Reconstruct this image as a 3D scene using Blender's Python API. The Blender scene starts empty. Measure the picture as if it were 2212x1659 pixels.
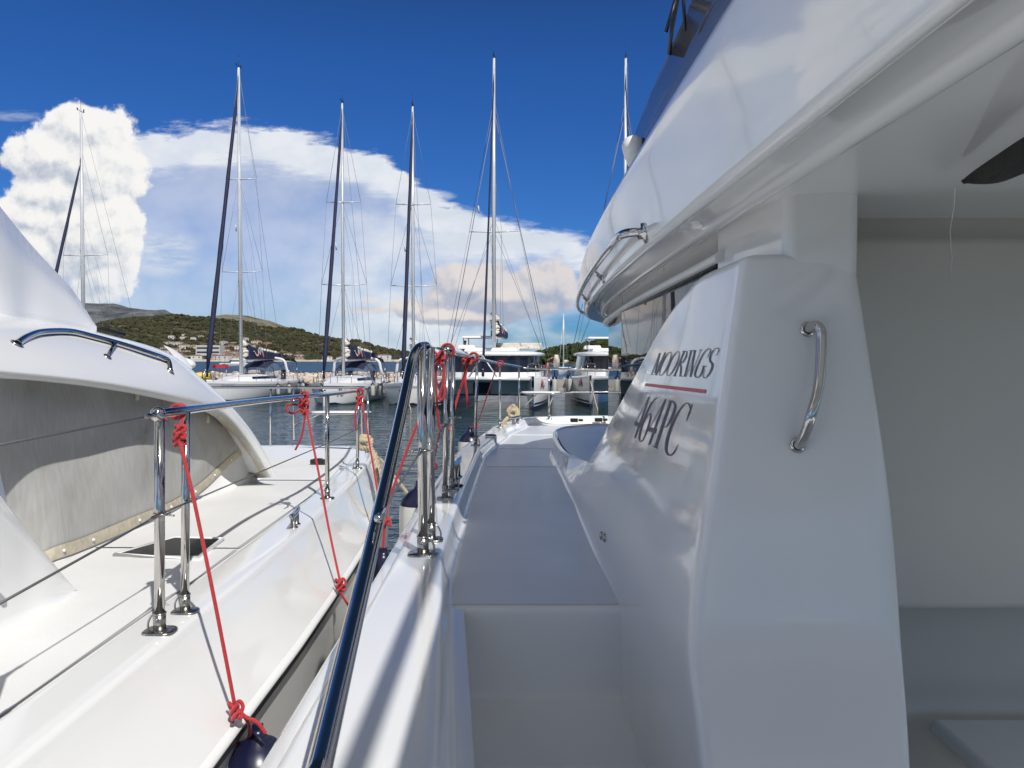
import bpy, bmesh, math, random
from mathutils import Vector as V, Matrix, noise as mnoise
from mathutils.bvhtree import BVHTree
random.seed(7)
sc = bpy.context.scene
C = sc.collection
R = math.radians
sc.render.engine = 'CYCLES'
cy = sc.cycles; cy.max_bounces = 6; cy.diffuse_bounces = 3; cy.glossy_bounces = 4; cy.transmission_bounces = 4; cy.transparent_max_bounces = 8; cy.caustics_reflective = False; cy.caustics_refractive = False
F = 1662.0; CX = 1106.0; CY = 829.5
PITCH = math.atan(56.5/F)
EYE = V((0, 0, 2.8))

# ---------------------------------------------------------------- camera
cd = bpy.data.cameras.new('camera'); cam = bpy.data.objects.new('camera', cd); C.objects.link(cam)
cam.location = EYE; cam.rotation_euler = (math.pi/2-PITCH, 0, 0)
cd.sensor_width = 36; cd.lens = 36*F/2212; cd.clip_start = 0.05; cd.clip_end = 30000
sc.camera = cam

def ray(px, py):
    a = px-CX; b = CY-py
    return V((a, math.cos(PITCH)*F+math.sin(PITCH)*b, -math.sin(PITCH)*F+math.cos(PITCH)*b)).normalized()
def at(px, py, Y=None, z=None, x=None):
    d = ray(px, py)
    if Y is not None: t = Y/d.y
    elif z is not None: t = (z-EYE.z)/d.z
    else: t = x/d.x
    return EYE+d*t

# ---------------------------------------------------------------- materials
def newmat(name):
    m = bpy.data.materials.new(name); m.use_nodes = True
    return m, m.node_tree.nodes, m.node_tree.links, m.node_tree.nodes['Principled BSDF']
def setp(b, **k):
    n = {'base': 'Base Color', 'rough': 'Roughness', 'metal': 'Metallic', 'ior': 'IOR', 'coat': 'Coat Weight', 'trans': 'Transmission Weight', 'spec': 'Specular IOR Level', 'alpha': 'Alpha', 'sheen': 'Sheen Weight', 'coatr': 'Coat Roughness'}
    for a, v in k.items():
        if a == 'base': v = (*v, 1)
        b.inputs[n[a]].default_value = v
def noisetex(N, L, scale, detail=4, coord='Object', rough=0.5, stretch=None, dist=0):
    tc = N.new('ShaderNodeTexCoord'); t = N.new('ShaderNodeTexNoise')
    t.inputs['Scale'].default_value = scale; t.inputs['Detail'].default_value = detail; t.inputs['Roughness'].default_value = rough
    t.inputs['Distortion'].default_value = dist
    src = tc.outputs[coord]
    if stretch:
        mp = N.new('ShaderNodeMapping'); mp.inputs['Scale'].default_value = stretch
        L.new(src, mp.inputs['Vector']); src = mp.outputs['Vector']
    L.new(src, t.inputs['Vector'])
    return t
def ramp(N, L, fac, stops):
    r = N.new('ShaderNodeValToRGB'); e = r.color_ramp.elements
    while len(e) < len(stops): e.new(0.5)
    for i, (p, c) in enumerate(stops): e[i].position = p; e[i].color = (*c, 1)
    L.new(fac, r.inputs['Fac']); return r.outputs['Color']
def mat(name, base, rough=0.5, var=0.0, scale=6, bump=0.0, bscale=60, rvar=0.0, stretch=None, **k):
    m, N, L, b = newmat(name); setp(b, base=base, rough=rough, **k)
    if var:
        t = noisetex(N, L, scale, 5, stretch=stretch)
        L.new(ramp(N, L, t.outputs['Fac'], [(0.3, tuple(max(0, c*(1-var)) for c in base)), (0.7, tuple(min(1, c*(1+var)) for c in base))]), b.inputs['Base Color'])
    if rvar:
        t = noisetex(N, L, scale*1.7, 6)
        mr = N.new('ShaderNodeMapRange'); mr.inputs['To Min'].default_value = max(0, rough-rvar); mr.inputs['To Max'].default_value = rough+rvar
        mr.inputs['From Min'].default_value = .3; mr.inputs['From Max'].default_value = .7
        L.new(t.outputs['Fac'], mr.inputs['Value']); L.new(mr.outputs['Result'], b.inputs['Roughness'])
    if bump:
        t = noisetex(N, L, bscale, 4); bp = N.new('ShaderNodeBump'); bp.inputs['Strength'].default_value = bump; bp.inputs['Distance'].default_value = 0.01
        L.new(t.outputs['Fac'], bp.inputs['Height']); L.new(bp.outputs['Normal'], b.inputs['Normal'])
    return m
M = {}
M['gel'] = mat('gelcoat', (.81, .815, .81), .10, var=.012, scale=2.2, rvar=.05, bump=.010, bscale=2.0, coat=.35, coatr=.03)
M['gelf'] = mat('gelcoat_far', (.80, .80, .79), .22, var=.03, scale=.6)
M['gelm'] = mat('gelcoat_moulded', (.80, .805, .80), .30, var=.008, scale=3, rvar=.03)
M['steel'] = mat('polished_steel', (.56, .545, .52), .09, metal=1.0, rvar=.05, scale=9, var=.05)
M['steelw'] = mat('worn_steel', (.42, .405, .38), .24, metal=1.0, rvar=.08, scale=40, var=.2)
M['wire'] = mat('wire_rope', (.16, .16, .17), .45, metal=.5)
M['wiref'] = mat('rigging', (.20, .21, .23), .5)
M['alu'] = mat('mast_aluminium', (.66, .67, .68), .30, metal=.12, var=.08, scale=1)
M['navy'] = mat('navy_canvas', (.012, .016, .05), .75, var=.25, scale=3, bump=.3, bscale=6)
M['navyv'] = mat('navy_vinyl', (.008, .010, .035), .3, rvar=.05)
M['sail'] = mat('sailcloth', (.66, .62, .54), .7, var=.15, scale=5)
M['fend'] = mat('fender_vinyl', (.60, .59, .55), .38, var=.06, scale=7, rvar=.08)
M['glass'] = mat('tinted_glass', (.010, .011, .013), .015, spec=.5, ior=1.15)
M['glassf'] = mat('dark_window', (.01, .012, .018), .08)
M['black'] = mat('black_plastic', (.012, .012, .014), .4)
M['blackc'] = mat('charcoal_canvas', (.028, .027, .026), .9, var=.3, scale=20, bump=.6, bscale=14)
M['red'] = mat('red_vinyl_letter', (.50, .03, .05), .4)
M['redf'] = mat('red_paint', (.45, .02, .03), .5)
M['ink'] = mat('navy_lettering', (.018, .022, .06), .4)
M['inkg'] = mat('grey_lettering', (.30, .30, .30), .5)
M['beige'] = mat('beige_gelcoat', (.66, .60, .47), .4, var=.04, scale=4)
M['stripe'] = mat('navy_stripe', (.01, .014, .05), .3)
M['grey'] = mat('grey_stripe', (.40, .41, .42), .35)
M['skin'] = mat('skin', (.42, .22, .14), .6)
M['shirt'] = mat('navy_shirt', (.012, .014, .03), .9)
M['shorts'] = mat('orange_shorts', (.55, .09, .04), .85)
M['concrete'] = mat('concrete', (.34, .32, .29), .9, var=.2, scale=1.5)
M['yellow'] = mat('yellow_float', (.75, .55, .03), .5, var=.1)
M['rock'] = mat('limestone', (.52, .43, .35), .92, var=.28, scale=1.3, bump=.8, bscale=3)
M['tan'] = mat('tan_rope', (.50, .42, .29), .85, var=.25, scale=60, bump=.8, bscale=120)
# red braided rope
def rope_mat():
    m, N, L, b = newmat('red_braid'); setp(b, rough=.62, sheen=.3)
    t = noisetex(N, L, 420, 2)
    L.new(ramp(N, L, t.outputs['Fac'], [(.35, (.30, .005, .010)), (.7, (.52, .013, .022))]), b.inputs['Base Color'])
    w = N.new('ShaderNodeTexVoronoi'); w.inputs['Scale'].default_value = 260
    tc = N.new('ShaderNodeTexCoord'); L.new(tc.outputs['Object'], w.inputs['Vector'])
    bp = N.new('ShaderNodeBump'); bp.inputs['Strength'].default_value = .7; bp.inputs['Distance'].default_value = .002
    L.new(w.outputs['Distance'], bp.inputs['Height']); L.new(bp.outputs['Normal'], b.inputs['Normal']); return m
M['rope'] = rope_mat()
# moulded non-skid: fine diamond bump
def nonskid(name, base, rough):
    m, N, L, b = newmat(name); setp(b, base=base, rough=rough)
    t2 = noisetex(N, L, 1.7, 5)
    L.new(ramp(N, L, t2.outputs['Fac'], [(.3, tuple(c*.93 for c in base)), (.7, tuple(min(1, c*1.05) for c in base))]), b.inputs['Base Color'])
    tc = N.new('ShaderNodeTexCoord'); w = N.new('ShaderNodeTexVoronoi'); w.inputs['Scale'].default_value = 170
    L.new(tc.outputs['Object'], w.inputs['Vector'])
    bp = N.new('ShaderNodeBump'); bp.inputs['Strength'].default_value = .35; bp.inputs['Distance'].default_value = .002
    L.new(w.outputs['Distance'], bp.inputs['Height']); L.new(bp.outputs['Normal'], b.inputs['Normal']); return m
M['nonskid'] = nonskid('grey_nonskid', (.60, .625, .65), .26)
M['nonskidw'] = nonskid('white_nonskid', (.76, .76, .745), .5)
# weathered canvas
def canvas_mat():
    m, N, L, b = newmat('weathered_canvas'); setp(b, rough=.95)
    t = noisetex(N, L, 2.6, 7, rough=.6, dist=.4); t2 = noisetex(N, L, 60, 3, stretch=(1, 1, .15))
    c1 = ramp(N, L, t.outputs['Fac'], [(.26, (.27, .25, .21)), (.40, (.42, .415, .39)), (.7, (.50, .50, .485))])
    c2 = ramp(N, L, t2.outputs['Fac'], [(.3, (.86, .86, .86)), (.7, (1, 1, 1))])
    mx = N.new('ShaderNodeMix'); mx.data_type = 'RGBA'; mx.blend_type = 'MULTIPLY'; mx.inputs[0].default_value = 1
    L.new(c1, mx.inputs[6]); L.new(c2, mx.inputs[7]); L.new(mx.outputs[2], b.inputs['Base Color'])
    bp = N.new('ShaderNodeBump'); bp.inputs['Strength'].default_value = .25; bp.inputs['Distance'].default_value = .03
    L.new(t.outputs['Fac'], bp.inputs['Height']); L.new(bp.outputs['Normal'], b.inputs['Normal']); return m
M['canvas'] = canvas_mat()
M['hem'] = mat('beige_webbing', (.50, .45, .35), .85, var=.15, scale=30)
def clear_mat(name, tint, alpha):
    m, N, L, b = newmat(name); setp(b, base=tint, rough=.03)
    tr = N.new('ShaderNodeBsdfTransparent'); tr.inputs['Color'].default_value = (.8, .84, .88, 1)
    mx = N.new('ShaderNodeMixShader'); mx.inputs['Fac'].default_value = alpha
    out = N['Material Output']; L.new(tr.outputs[0], mx.inputs[1]); L.new(b.outputs[0], mx.inputs[2]); L.new(mx.outputs[0], out.inputs['Surface']); return m
M['clear'] = clear_mat('clear_vinyl', (.25, .28, .34), .22)
M['shield'] = clear_mat('smoked_acrylic', (.15, .15, .16), .86)

# ---------------------------------------------------------------- mesh collector
def spline(pts, n=8, closed=False):
    P = [V(p) for p in pts]; out = []; m = len(P)
    if m < 3: return [P[0].lerp(P[-1], i/n) for i in range(n+1)]
    rng = range(m) if closed else range(m-1)
    for i in rng:
        if closed: a, b, c, d = P[(i-1) % m], P[i], P[(i+1) % m], P[(i+2) % m]
        else: a, b, c, d = P[max(i-1, 0)], P[i], P[i+1], P[min(i+2, m-1)]
        for k in range(n):
            t = k/n
            out.append(.5*((2*b)+(c-a)*t+(2*a-5*b+4*c-d)*t*t+(3*b-a-3*c+d)*t**3))
    if not closed: out.append(P[-1].copy())
    return out
class MB:
    def __init__(s): s.v = []; s.f = []; s.sm = []
    def add(s, vs, fs, smooth=False):
        o = len(s.v); s.v += [V(p) for p in vs]
        for f in fs: s.f.append([i+o for i in f]); s.sm.append(smooth)
        return s
    def box(s, c, d, rz=0, taper=1.0):
        x, y, z = d[0]/2, d[1]/2, d[2]/2; m = Matrix.Rotation(rz, 3, 'Z'); c = V(c)
        vs = []
        for sz in (-1, 1):
            k = taper if sz > 0 else 1
            for sx, sy in ((-1, -1), (1, -1), (1, 1), (-1, 1)): vs.append(c+m @ V((sx*x*k, sy*y*k, sz*z)))
        return s.add(vs, [(3, 2, 1, 0), (4, 5, 6, 7), (0, 1, 5, 4), (1, 2, 6, 5), (2, 3, 7, 6), (3, 0, 4, 7)])
    def tube(s, pts, r, n=12, closed=False, cap=True, flat=1.0):
        P = [V(p) for p in pts]; m = len(P); rs = r if isinstance(r, (list, tuple)) else [r]*m
        vs = []; prev = None
        for i in range(m):
            if closed: t = P[(i+1) % m]-P[(i-1) % m]
            else: t = P[min(i+1, m-1)]-P[max(i-1, 0)]
            if t.length < 1e-9: t = V((0, 0, 1))
            t.normalize()
            if prev is None:
                up = V((0, 0, 1)) if abs(t.z) < .9 else V((0, 1, 0)); a = t.cross(up).normalized()
            else:
                a = prev-t*prev.dot(t)
                a = a.normalized() if a.length > 1e-6 else t.orthogonal().normalized()
            prev = a; b = t.cross(a)
            for k in range(n):
                w = 2*math.pi*k/n; vs.append(P[i]+(a*math.cos(w)*flat+b*math.sin(w))*rs[i])
        fs = []
        for i in range(m if closed else m-1):
            j = (i+1) % m
            for k in range(n): fs.append((i*n+k, i*n+(k+1) % n, j*n+(k+1) % n, j*n+k))
        s.add(vs, fs, True)
        if cap and not closed:
            s.add(vs[:n], [tuple(range(n))[::-1]]); s.add(vs[-n:], [tuple(range(n))])
        return s
    def grid(s, rows, smooth=True, closed=False):
        n = len(rows[0]); vs = [p for r in rows for p in r]; fs = []
        for i in range(len(rows)-1):
            for k in range(n if closed else n-1):
                k2 = (k+1) % n; fs.append((i*n+k, i*n+k2, (i+1)*n+k2, (i+1)*n+k))
        return s.add(vs, fs, smooth)
    def lathe(s, c, prof, n=20, axis=(0, 0, 1), smooth=True):
        ax = V(axis).normalized(); q = V((0, 0, 1)).rotation_difference(ax).to_matrix(); c = V(c)
        rows = [[c+q @ V((r*math.cos(2*math.pi*k/n), r*math.sin(2*math.pi*k/n), z)) for k in range(n)] for r, z in prof]
        return s.grid(rows, smooth, True)
    def ell(s, c, d, n=12, rot=None):
        rows = []; c = V(c)
        for i in range(n+1):
            a = -math.pi/2+math.pi*i/n; row = []
            for k in range(n*2):
                w = math.pi*k/n; p = V((d[0]*math.cos(a)*math.cos(w), d[1]*math.cos(a)*math.sin(w), d[2]*math.sin(a)))
                if rot: p = rot @ p
                row.append(c+p)
            rows.append(row)
        return s.grid(rows, True, True)
    def poly(s, pts, smooth=False): return s.add(pts, [tuple(range(len(pts)))], smooth)
    def build(s, name, m, parent=None, sub=0, local=False, solid=0, bevel=0, origin=None, wn=False):
        me = bpy.data.meshes.new(name)
        if local or not s.v: o3 = V((0, 0, 0))
        elif origin is not None: o3 = V(origin)
        else:
            xs = [p.x for p in s.v]; ys = [p.y for p in s.v]; zs = [p.z for p in s.v]
            o3 = V(((min(xs)+max(xs))/2, (min(ys)+max(ys))/2, min(zs)))
        me.from_pydata([p-o3 for p in s.v], [], s.f)
        me.polygons.foreach_set('use_smooth', s.sm)
        bm = bmesh.new(); bm.from_mesh(me); bmesh.ops.remove_doubles(bm, verts=bm.verts, dist=2e-5); bmesh.ops.recalc_face_normals(bm, faces=bm.faces); bm.to_mesh(me); bm.free()
        me.update(); me.materials.append(m if not isinstance(m, str) else M[m])
        o = bpy.data.objects.new(name, me); C.objects.link(o)
        if parent:
            o.parent = parent
            if not local: o.location = o3-wloc(parent)
        else: o.location = o3
        if bevel:
            b = o.modifiers.new('bevel', 'BEVEL'); b.width = bevel; b.segments = 3; b.limit_method = 'ANGLE'; b.angle_limit = R(35)
            for p in me.polygons: p.use_smooth = True
            # keep flat faces flat-looking
            o.modifiers.new('wn', 'WEIGHTED_NORMAL')
        if wn:
            q = o.modifiers.new('wn', 'WEIGHTED_NORMAL'); q.weight = 90; q.keep_sharp = False
        if solid:
            b = o.modifiers.new('solid', 'SOLIDIFY'); b.thickness = solid; b.offset = 0
        if sub:
            b = o.modifiers.new('sub', 'SUBSURF'); b.levels = sub; b.render_levels = sub
        return o
def wloc(o):
    p = V((0, 0, 0))
    while o: p += o.location; o = o.parent
    return p
def tag(o, label=None, cat=None, group=None, kind=None):
    if label: o['label'] = label
    if cat: o['category'] = cat
    if group: o['group'] = group
    if kind: o['kind'] = kind
    return o
def empty(name, loc, label, cat, group=None, rz=0):
    o = bpy.data.objects.new(name, None); C.objects.link(o); o.location = loc; o.rotation_euler = (0, 0, rz); o.empty_display_size = .2
    return tag(o, label, cat, group)
def copy_tree(o, parent=None):
    c = o.copy(); C.objects.link(c); c.parent = parent
    for ch in list(o.children): copy_tree(ch, c)
    return c
def bvh(o):
    dg = bpy.context.evaluated_depsgraph_get(); dg.update()
    e = o.evaluated_get(dg); me = e.to_mesh(); off = wloc(o)
    t = BVHTree.FromPolygons([v.co+off for v in me.vertices], [tuple(p.vertices) for p in me.polygons]); e.to_mesh_clear(); return t
def hit(t, px, py):
    d = ray(px, py); r = t.ray_cast(EYE, d)
    if r[0] is None: return None, None
    n = r[1]
    if n.dot(d) > 0: n = -n
    return r[0], n
# ================================================================ world: sky with clouds
SUN = V((.403, -.78, 1.0)).normalized()
w = bpy.data.worlds.new('World'); sc.world = w; w.use_nodes = True
WN = w.node_tree.nodes; WL = w.node_tree.links
w.cycles.sampling_method = 'MANUAL'; w.cycles.sample_map_resolution = 256
bg = WN['Background']; bg.inputs['Strength'].default_value = .1
sky = WN.new('ShaderNodeTexSky'); sky.sky_type = 'NISHITA'; sky.sun_disc = False
sky.sun_elevation = math.asin(SUN.z); sky.sun_rotation = math.atan2(SUN.x, SUN.y)
sky.altitude = 0; sky.air_density = 1.0; sky.dust_density = .3; sky.ozone_density = 2.2
class E:
    def __init__(s, v): s.v = v
    def op(s, o, k, sw=False):
        a, b = (o, s) if sw else (s, o); n = WN.new('ShaderNodeMath'); n.operation = k
        for i, q in enumerate((a, b)):
            if isinstance(q, E): WL.new(q.v, n.inputs[i])
            elif q is not None: n.inputs[i].default_value = q
        return E(n.outputs[0])
    def __add__(s, o): return s.op(o, 'ADD')
    def __radd__(s, o): return s.op(o, 'ADD')
    def __sub__(s, o): return s.op(o, 'SUBTRACT')
    def __rsub__(s, o): return s.op(o, 'SUBTRACT', True)
    def __mul__(s, o): return s.op(o, 'MULTIPLY')
    def __rmul__(s, o): return s.op(o, 'MULTIPLY')
    def __truediv__(s, o): return s.op(o, 'DIVIDE')
    def __pow__(s, o): return s.op(o, 'POWER')
    def mx(s, o): return s.op(o, 'MAXIMUM')
    def mn(s, o): return s.op(o, 'MINIMUM')
    def sqrt(s): return s.op(None, 'SQRT')
    def ss(s, a, b):
        n = WN.new('ShaderNodeMapRange'); n.interpolation_type = 'SMOOTHSTEP'; n.inputs['From Min'].default_value = a; n.inputs['From Max'].default_value = b
        WL.new(s.v, n.inputs['Value']); return E(n.outputs['Result'])
tcw = WN.new('ShaderNodeTexCoord'); sep = WN.new('ShaderNodeSeparateXYZ'); WL.new(tcw.outputs['Generated'], sep.inputs[0])
dx, dy, dz = (E(sep.outputs[i]) for i in range(3))
iy = dy.mx(.02); U0 = dx/iy; V0 = dz/iy
def comb(a, b, c=0.0):
    n = WN.new('ShaderNodeCombineXYZ')
    for i, q in enumerate((a, b, c)):
        if isinstance(q, E): WL.new(q.v, n.inputs[i])
        else: n.inputs[i].default_value = q
    return n.outputs[0]
def nz(vec, scale, detail=4, rough=.55, dist=0.0, dim='2D'):
    n = WN.new('ShaderNodeTexNoise'); n.inputs['Scale'].default_value = scale; n.inputs['Detail'].default_value = detail; n.inputs['Roughness'].default_value = rough; n.inputs['Distortion'].default_value = dist; n.noise_dimensions = dim
    WL.new(vec, n.inputs['Vector']); return E(n.outputs['Fac'])
def vor(vec, scale):
    n = WN.new('ShaderNodeTexVoronoi'); n.voronoi_dimensions = '2D'; n.feature = 'F1'; n.normalize = True; n.inputs['Scale'].default_value = scale
    n.inputs['Detail'].default_value = 2.5; n.inputs['Roughness'].default_value = .55; n.inputs['Lacunarity'].default_value = 2.1
    WL.new(vec, n.inputs['Vector']); return E(n.outputs['Distance'])
def uv(px, py):
    d = ray(px, py); return d.x/d.y, d.z/d.y
def ellipses(u, v, lst):
    m = None
    for (x, y, rx, ry) in lst:
        px, py = x*.5952, 164.6+y*.5952; cu, cv = uv(px, py); rx *= .5952/F; ry *= .5952/F
        a = (u-cu)*(1/rx); b = (v-cv)*(1/ry); e = 1-(a*a+b*b).sqrt()
        e = e*((rx+ry)*.5/.06)
        m = e if m is None else m.mx(e)
    return m
CUM = [(300, 205, 190, 105), (190, 300, 170, 130), (330, 340, 200, 170), (120, 520, 220, 110), (60, 620, 260, 170), (300, 580, 235, 190), (370, 740, 130, 130), (420, 230, 90, 90), (500, 420, 55, 40), (460, 540, 70, 60), (180, 170, 60, 50), (230, 430, 230, 120), (420, 470, 110, 80)]
LOW = [(1720, 770, 170, 110), (1975, 765, 140, 100), (1830, 800, 260, 90), (1340, 815, 60, 18), (1340, 850, 80, 20), (1600, 800, 80, 60), (1500, 850, 90, 45), (1850, 830, 200, 60), (1680, 870, 240, 40), (2060, 800, 80, 60)]
def dens(u, v, lst, k, s1, s2, amp):
    vec = comb(u, v, 0.0)
    e = ellipses(u, v, lst)*k
    p = vor(vec, s1); q = nz(vec, s2, 5, .6)
    return e+(.30-p)*amp+(q-.5)*amp*.9
su, sv = .010, .010       # toward the light
def lit(lst, k, s1, s2, amp):
    d0 = dens(U0, V0, lst, k, s1, s2, amp); d1 = dens(U0+su*.6, V0+sv, lst, k, s1, s2, amp)
    return d0, (d0-d1)
cd0, cs0 = lit(CUM, .9, 13, 26, .68)
cmask = cd0.ss(-.05, .10)
cshade = (cs0*1.15+.70+cd0.ss(.9, 0.0)*.10+(nz(comb(U0, V0), 42, 4, .65)-.5)*.55).mx(.30).mn(1.0)
ld0, ls0 = lit(LOW, .9, 24, 34, .42)
lmask = ld0.ss(-.04, .14)
lshade = (ls0*1.1+.60).mx(.30).mn(.9)
# anvil sheet: a band below a curved top edge, wispy
vecn = comb(U0, V0*2.2, 0.0)
warp = nz(vecn, 9, 6, .6)-.5; warp2 = nz(comb(U0*.6, V0*2.6, 3.0), 22, 6, .65)-.5
Ua = U0+warp*.05
def edge(u, pts):
    n = WN.new('ShaderNodeFloatCurve'); c = n.mapping.curves[0]; n.mapping.use_clip = False
    u0, u1 = pts[0][0], pts[-1][0]
    while len(c.points) < len(pts): c.points.new(.5, .5)
    for p, (a, b) in zip(c.points, pts): p.location = ((a-u0)/(u1-u0), b)
    n.mapping.update(); WL.new(((u-u0)*(1/(u1-u0))).v, n.inputs['Value']); return E(n.outputs[0])
topz = [(60, 330), (300, 290), (500, 215), (620, 195), (830, 172), (1080, 208), (1250, 250), (1420, 310), (1520, 400), (1620, 450), (1800, 520), (2120, 580), (2300, 640)]
tp = []
for x, y in topz:
    a, b = uv(x*.5952, 164.6+y*.5952); tp.append((a, b))
top = edge(Ua, tp)
dep = top-V0+warp2*.05+(.42-vor(comb(U0, V0, 5.0), 22))*.018      # depth beneath the top edge
inx = U0.ss(uv(20, 300)[0], uv(120, 300)[0])*(1-(U0+(nz(vecn, 5, 4, .6)-.5)*.5).ss(uv(960, 300)[0], uv(1330, 300)[0]))
amask = dep.ss(-.004, .020)*inx
right = Ua.ss(uv(560, 300)[0], uv(1000, 300)[0])
band = 1-dep.ss(.016, .068)
mott = nz(comb(U0*1.0, V0*1.8, 1.0), 7, 5, .5)
low = dep.ss(.06, .16)
aop = (band*.85+right*(mott-.30).mx(0)*1.5+.38+mott*.18+right*low*.06)*amask
aop = aop.mn(.92)
# wisps
wz = nz(comb(U0*1.0+V0*.6, V0*5.0, 2.0), 10, 7, .65)
def blob(px, py, rx, ry):
    cu, cv = uv(px, py); a = (U0-cu)*(F/rx); b = (V0-cv)*(F/ry); return (1-(a*a+b*b)).mx(0)
wis = ((blob(1010, 520, 250, 26)+blob(915, 423, 75, 16)+blob(975, 462, 70, 22)+blob(1180, 512, 100, 12)+blob(36, 250, 60, 14)*.4+blob(350, 545, 90, 60)*.9)*wz.ss(.30, .62)*1.25).mn(.85)
hz = 1-dz.ss(0.0, .30)
front = dy.ss(.02, .12)*dz.ss(-.02, .004)
def rgb(c): return c
def mixc(fac, a, b):
    n = WN.new('ShaderNodeMix'); n.data_type = 'RGBA'; n.clamp_factor = True
    WL.new(fac.v, n.inputs[0])
    for i, q in ((6, a), (7, b)):
        if isinstance(q, tuple): n.inputs[i].default_value = (*q, 1)
        else: WL.new(q, n.inputs[i])
    return n.outputs[2]
K = 10.0
# sky colour: deepen and cool slightly toward the zenith
hsv = WN.new('ShaderNodeHueSaturation'); hsv.inputs['Saturation'].default_value = 1.12; hsv.inputs['Value'].default_value = .75
WL.new(sky.outputs[0], hsv.inputs['Color'])
tint = WN.new('ShaderNodeMix'); tint.data_type = 'RGBA'; tint.blend_type = 'MULTIPLY'; tint.inputs[0].default_value = 1; tint.inputs[7].default_value = (.26, .60, 1.16, 1)
WL.new(hsv.outputs[0], tint.inputs[6])
zen = WN.new('ShaderNodeMix'); zen.data_type = 'RGBA'; zen.blend_type = 'MULTIPLY'; zen.inputs[7].default_value = (1.0, .50, .27, 1)
WL.new(dz.ss(.34, .60).v, zen.inputs[0]); WL.new(tint.outputs[2], zen.inputs[6]); base = zen.outputs[2]
ashade = ((.45-vor(comb(U0, V0*1.2, 5.0), 17))*1.6+.55+(mott-.5)*.8).mx(0).mn(1)
ac = mixc(ashade, (.58*K, .67*K, .80*K), (.86*K, .88*K, .91*K))
c = mixc(aop*front, base, ac)
c = mixc(wis*front, c, (.66*K, .72*K, .80*K))
lowc = mixc(lshade.ss(.35, .85), (.40*K, .43*K, .53*K), (.80*K, .73*K, .68*K))
c = mixc(lmask*front*.82, c, lowc)
cumc = mixc(cshade.ss(.30, .95), (.46*K, .52*K, .62*K), (.93*K, .92*K, .90*K))
fade = cd0.ss(-.1, .1)*(.72+.28*V0.ss(.05, .16))
c = mixc(cmask*front*fade, c, cumc)
# scattered cloud added over unseen sky (behind the camera), for fill light and reflections
gq = nz(comb(dx, dy, dz*1.6), 2.4, 4, .55, 0, '3D')
gm = gq.ss(.42, .66)*dy.ss(.50, .10)*dz.ss(0, .10)
c = mixc(gm*.85, c, (.80*K, .79*K, .77*K))
WL.new(c, bg.inputs['Color'])
sd = bpy.data.lights.new('sun', 'SUN'); so = bpy.data.objects.new('sun', sd); C.objects.link(so)
sd.energy = 4.2; sd.angle = R(.55); sd.color = (1.0, .97, .93)
so.rotation_euler = (-SUN).to_track_quat('-Z', 'Y').to_euler(); so.location = (10, -15, 30)
sc.view_settings.view_transform = 'Standard'; sc.view_settings.look = 'None'; sc.view_settings.exposure = 0; sc.view_settings.gamma = 1

# ================================================================ water, sea floor, hills
def water_mat():
    m, N, L, b = newmat('sea_water'); setp(b, base=(.006, .030, .032), rough=.04, ior=1.333)
    tc = N.new('ShaderNodeTexCoord')
    def nn(s, sx, d, det=3, ds=.0):
        mp = N.new('ShaderNodeMapping'); mp.inputs['Scale'].default_value = (sx, 1, 1); L.new(tc.outputs['Object'], mp.inputs[0])
        t = N.new('ShaderNodeTexNoise'); t.inputs['Scale'].default_value = s; t.inputs['Detail'].default_value = det; t.inputs['Distortion'].default_value = ds
        L.new(mp.outputs[0], t.inputs['Vector'])
        bp = N.new('ShaderNodeBump'); bp.inputs['Strength'].default_value = 1; bp.inputs['Distance'].default_value = d
        L.new(t.outputs['Fac'], bp.inputs['Height']); return bp
    a = nn(1.3, .55, .10, 2, .3); c = nn(5.5, .6, .028, 3, .4); d = nn(.25, .7, .16, 2)
    L.new(a.outputs[0], c.inputs['Normal']); L.new(d.outputs[0], a.inputs['Normal']); L.new(c.outputs[0], b.inputs['Normal'])
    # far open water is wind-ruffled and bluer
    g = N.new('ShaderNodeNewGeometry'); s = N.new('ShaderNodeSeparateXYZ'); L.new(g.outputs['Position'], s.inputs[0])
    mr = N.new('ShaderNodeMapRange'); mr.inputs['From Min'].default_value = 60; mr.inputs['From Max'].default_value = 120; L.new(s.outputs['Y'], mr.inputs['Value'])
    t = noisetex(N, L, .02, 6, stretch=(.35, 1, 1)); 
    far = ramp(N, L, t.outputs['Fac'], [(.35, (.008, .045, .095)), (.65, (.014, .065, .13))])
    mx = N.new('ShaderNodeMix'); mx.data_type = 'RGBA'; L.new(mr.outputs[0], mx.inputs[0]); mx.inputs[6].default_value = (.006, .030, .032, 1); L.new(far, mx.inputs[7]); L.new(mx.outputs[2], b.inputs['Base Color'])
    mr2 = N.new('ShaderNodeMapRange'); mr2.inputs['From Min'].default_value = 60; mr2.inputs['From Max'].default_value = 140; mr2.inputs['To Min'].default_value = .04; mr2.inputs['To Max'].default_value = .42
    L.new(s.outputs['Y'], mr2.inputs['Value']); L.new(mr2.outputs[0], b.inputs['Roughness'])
    return m
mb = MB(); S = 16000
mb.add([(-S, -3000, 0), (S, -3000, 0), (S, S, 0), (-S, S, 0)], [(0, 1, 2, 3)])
tag(mb.build('water', water_mat(), origin=(0, 0, 0)), kind='structure')

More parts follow.
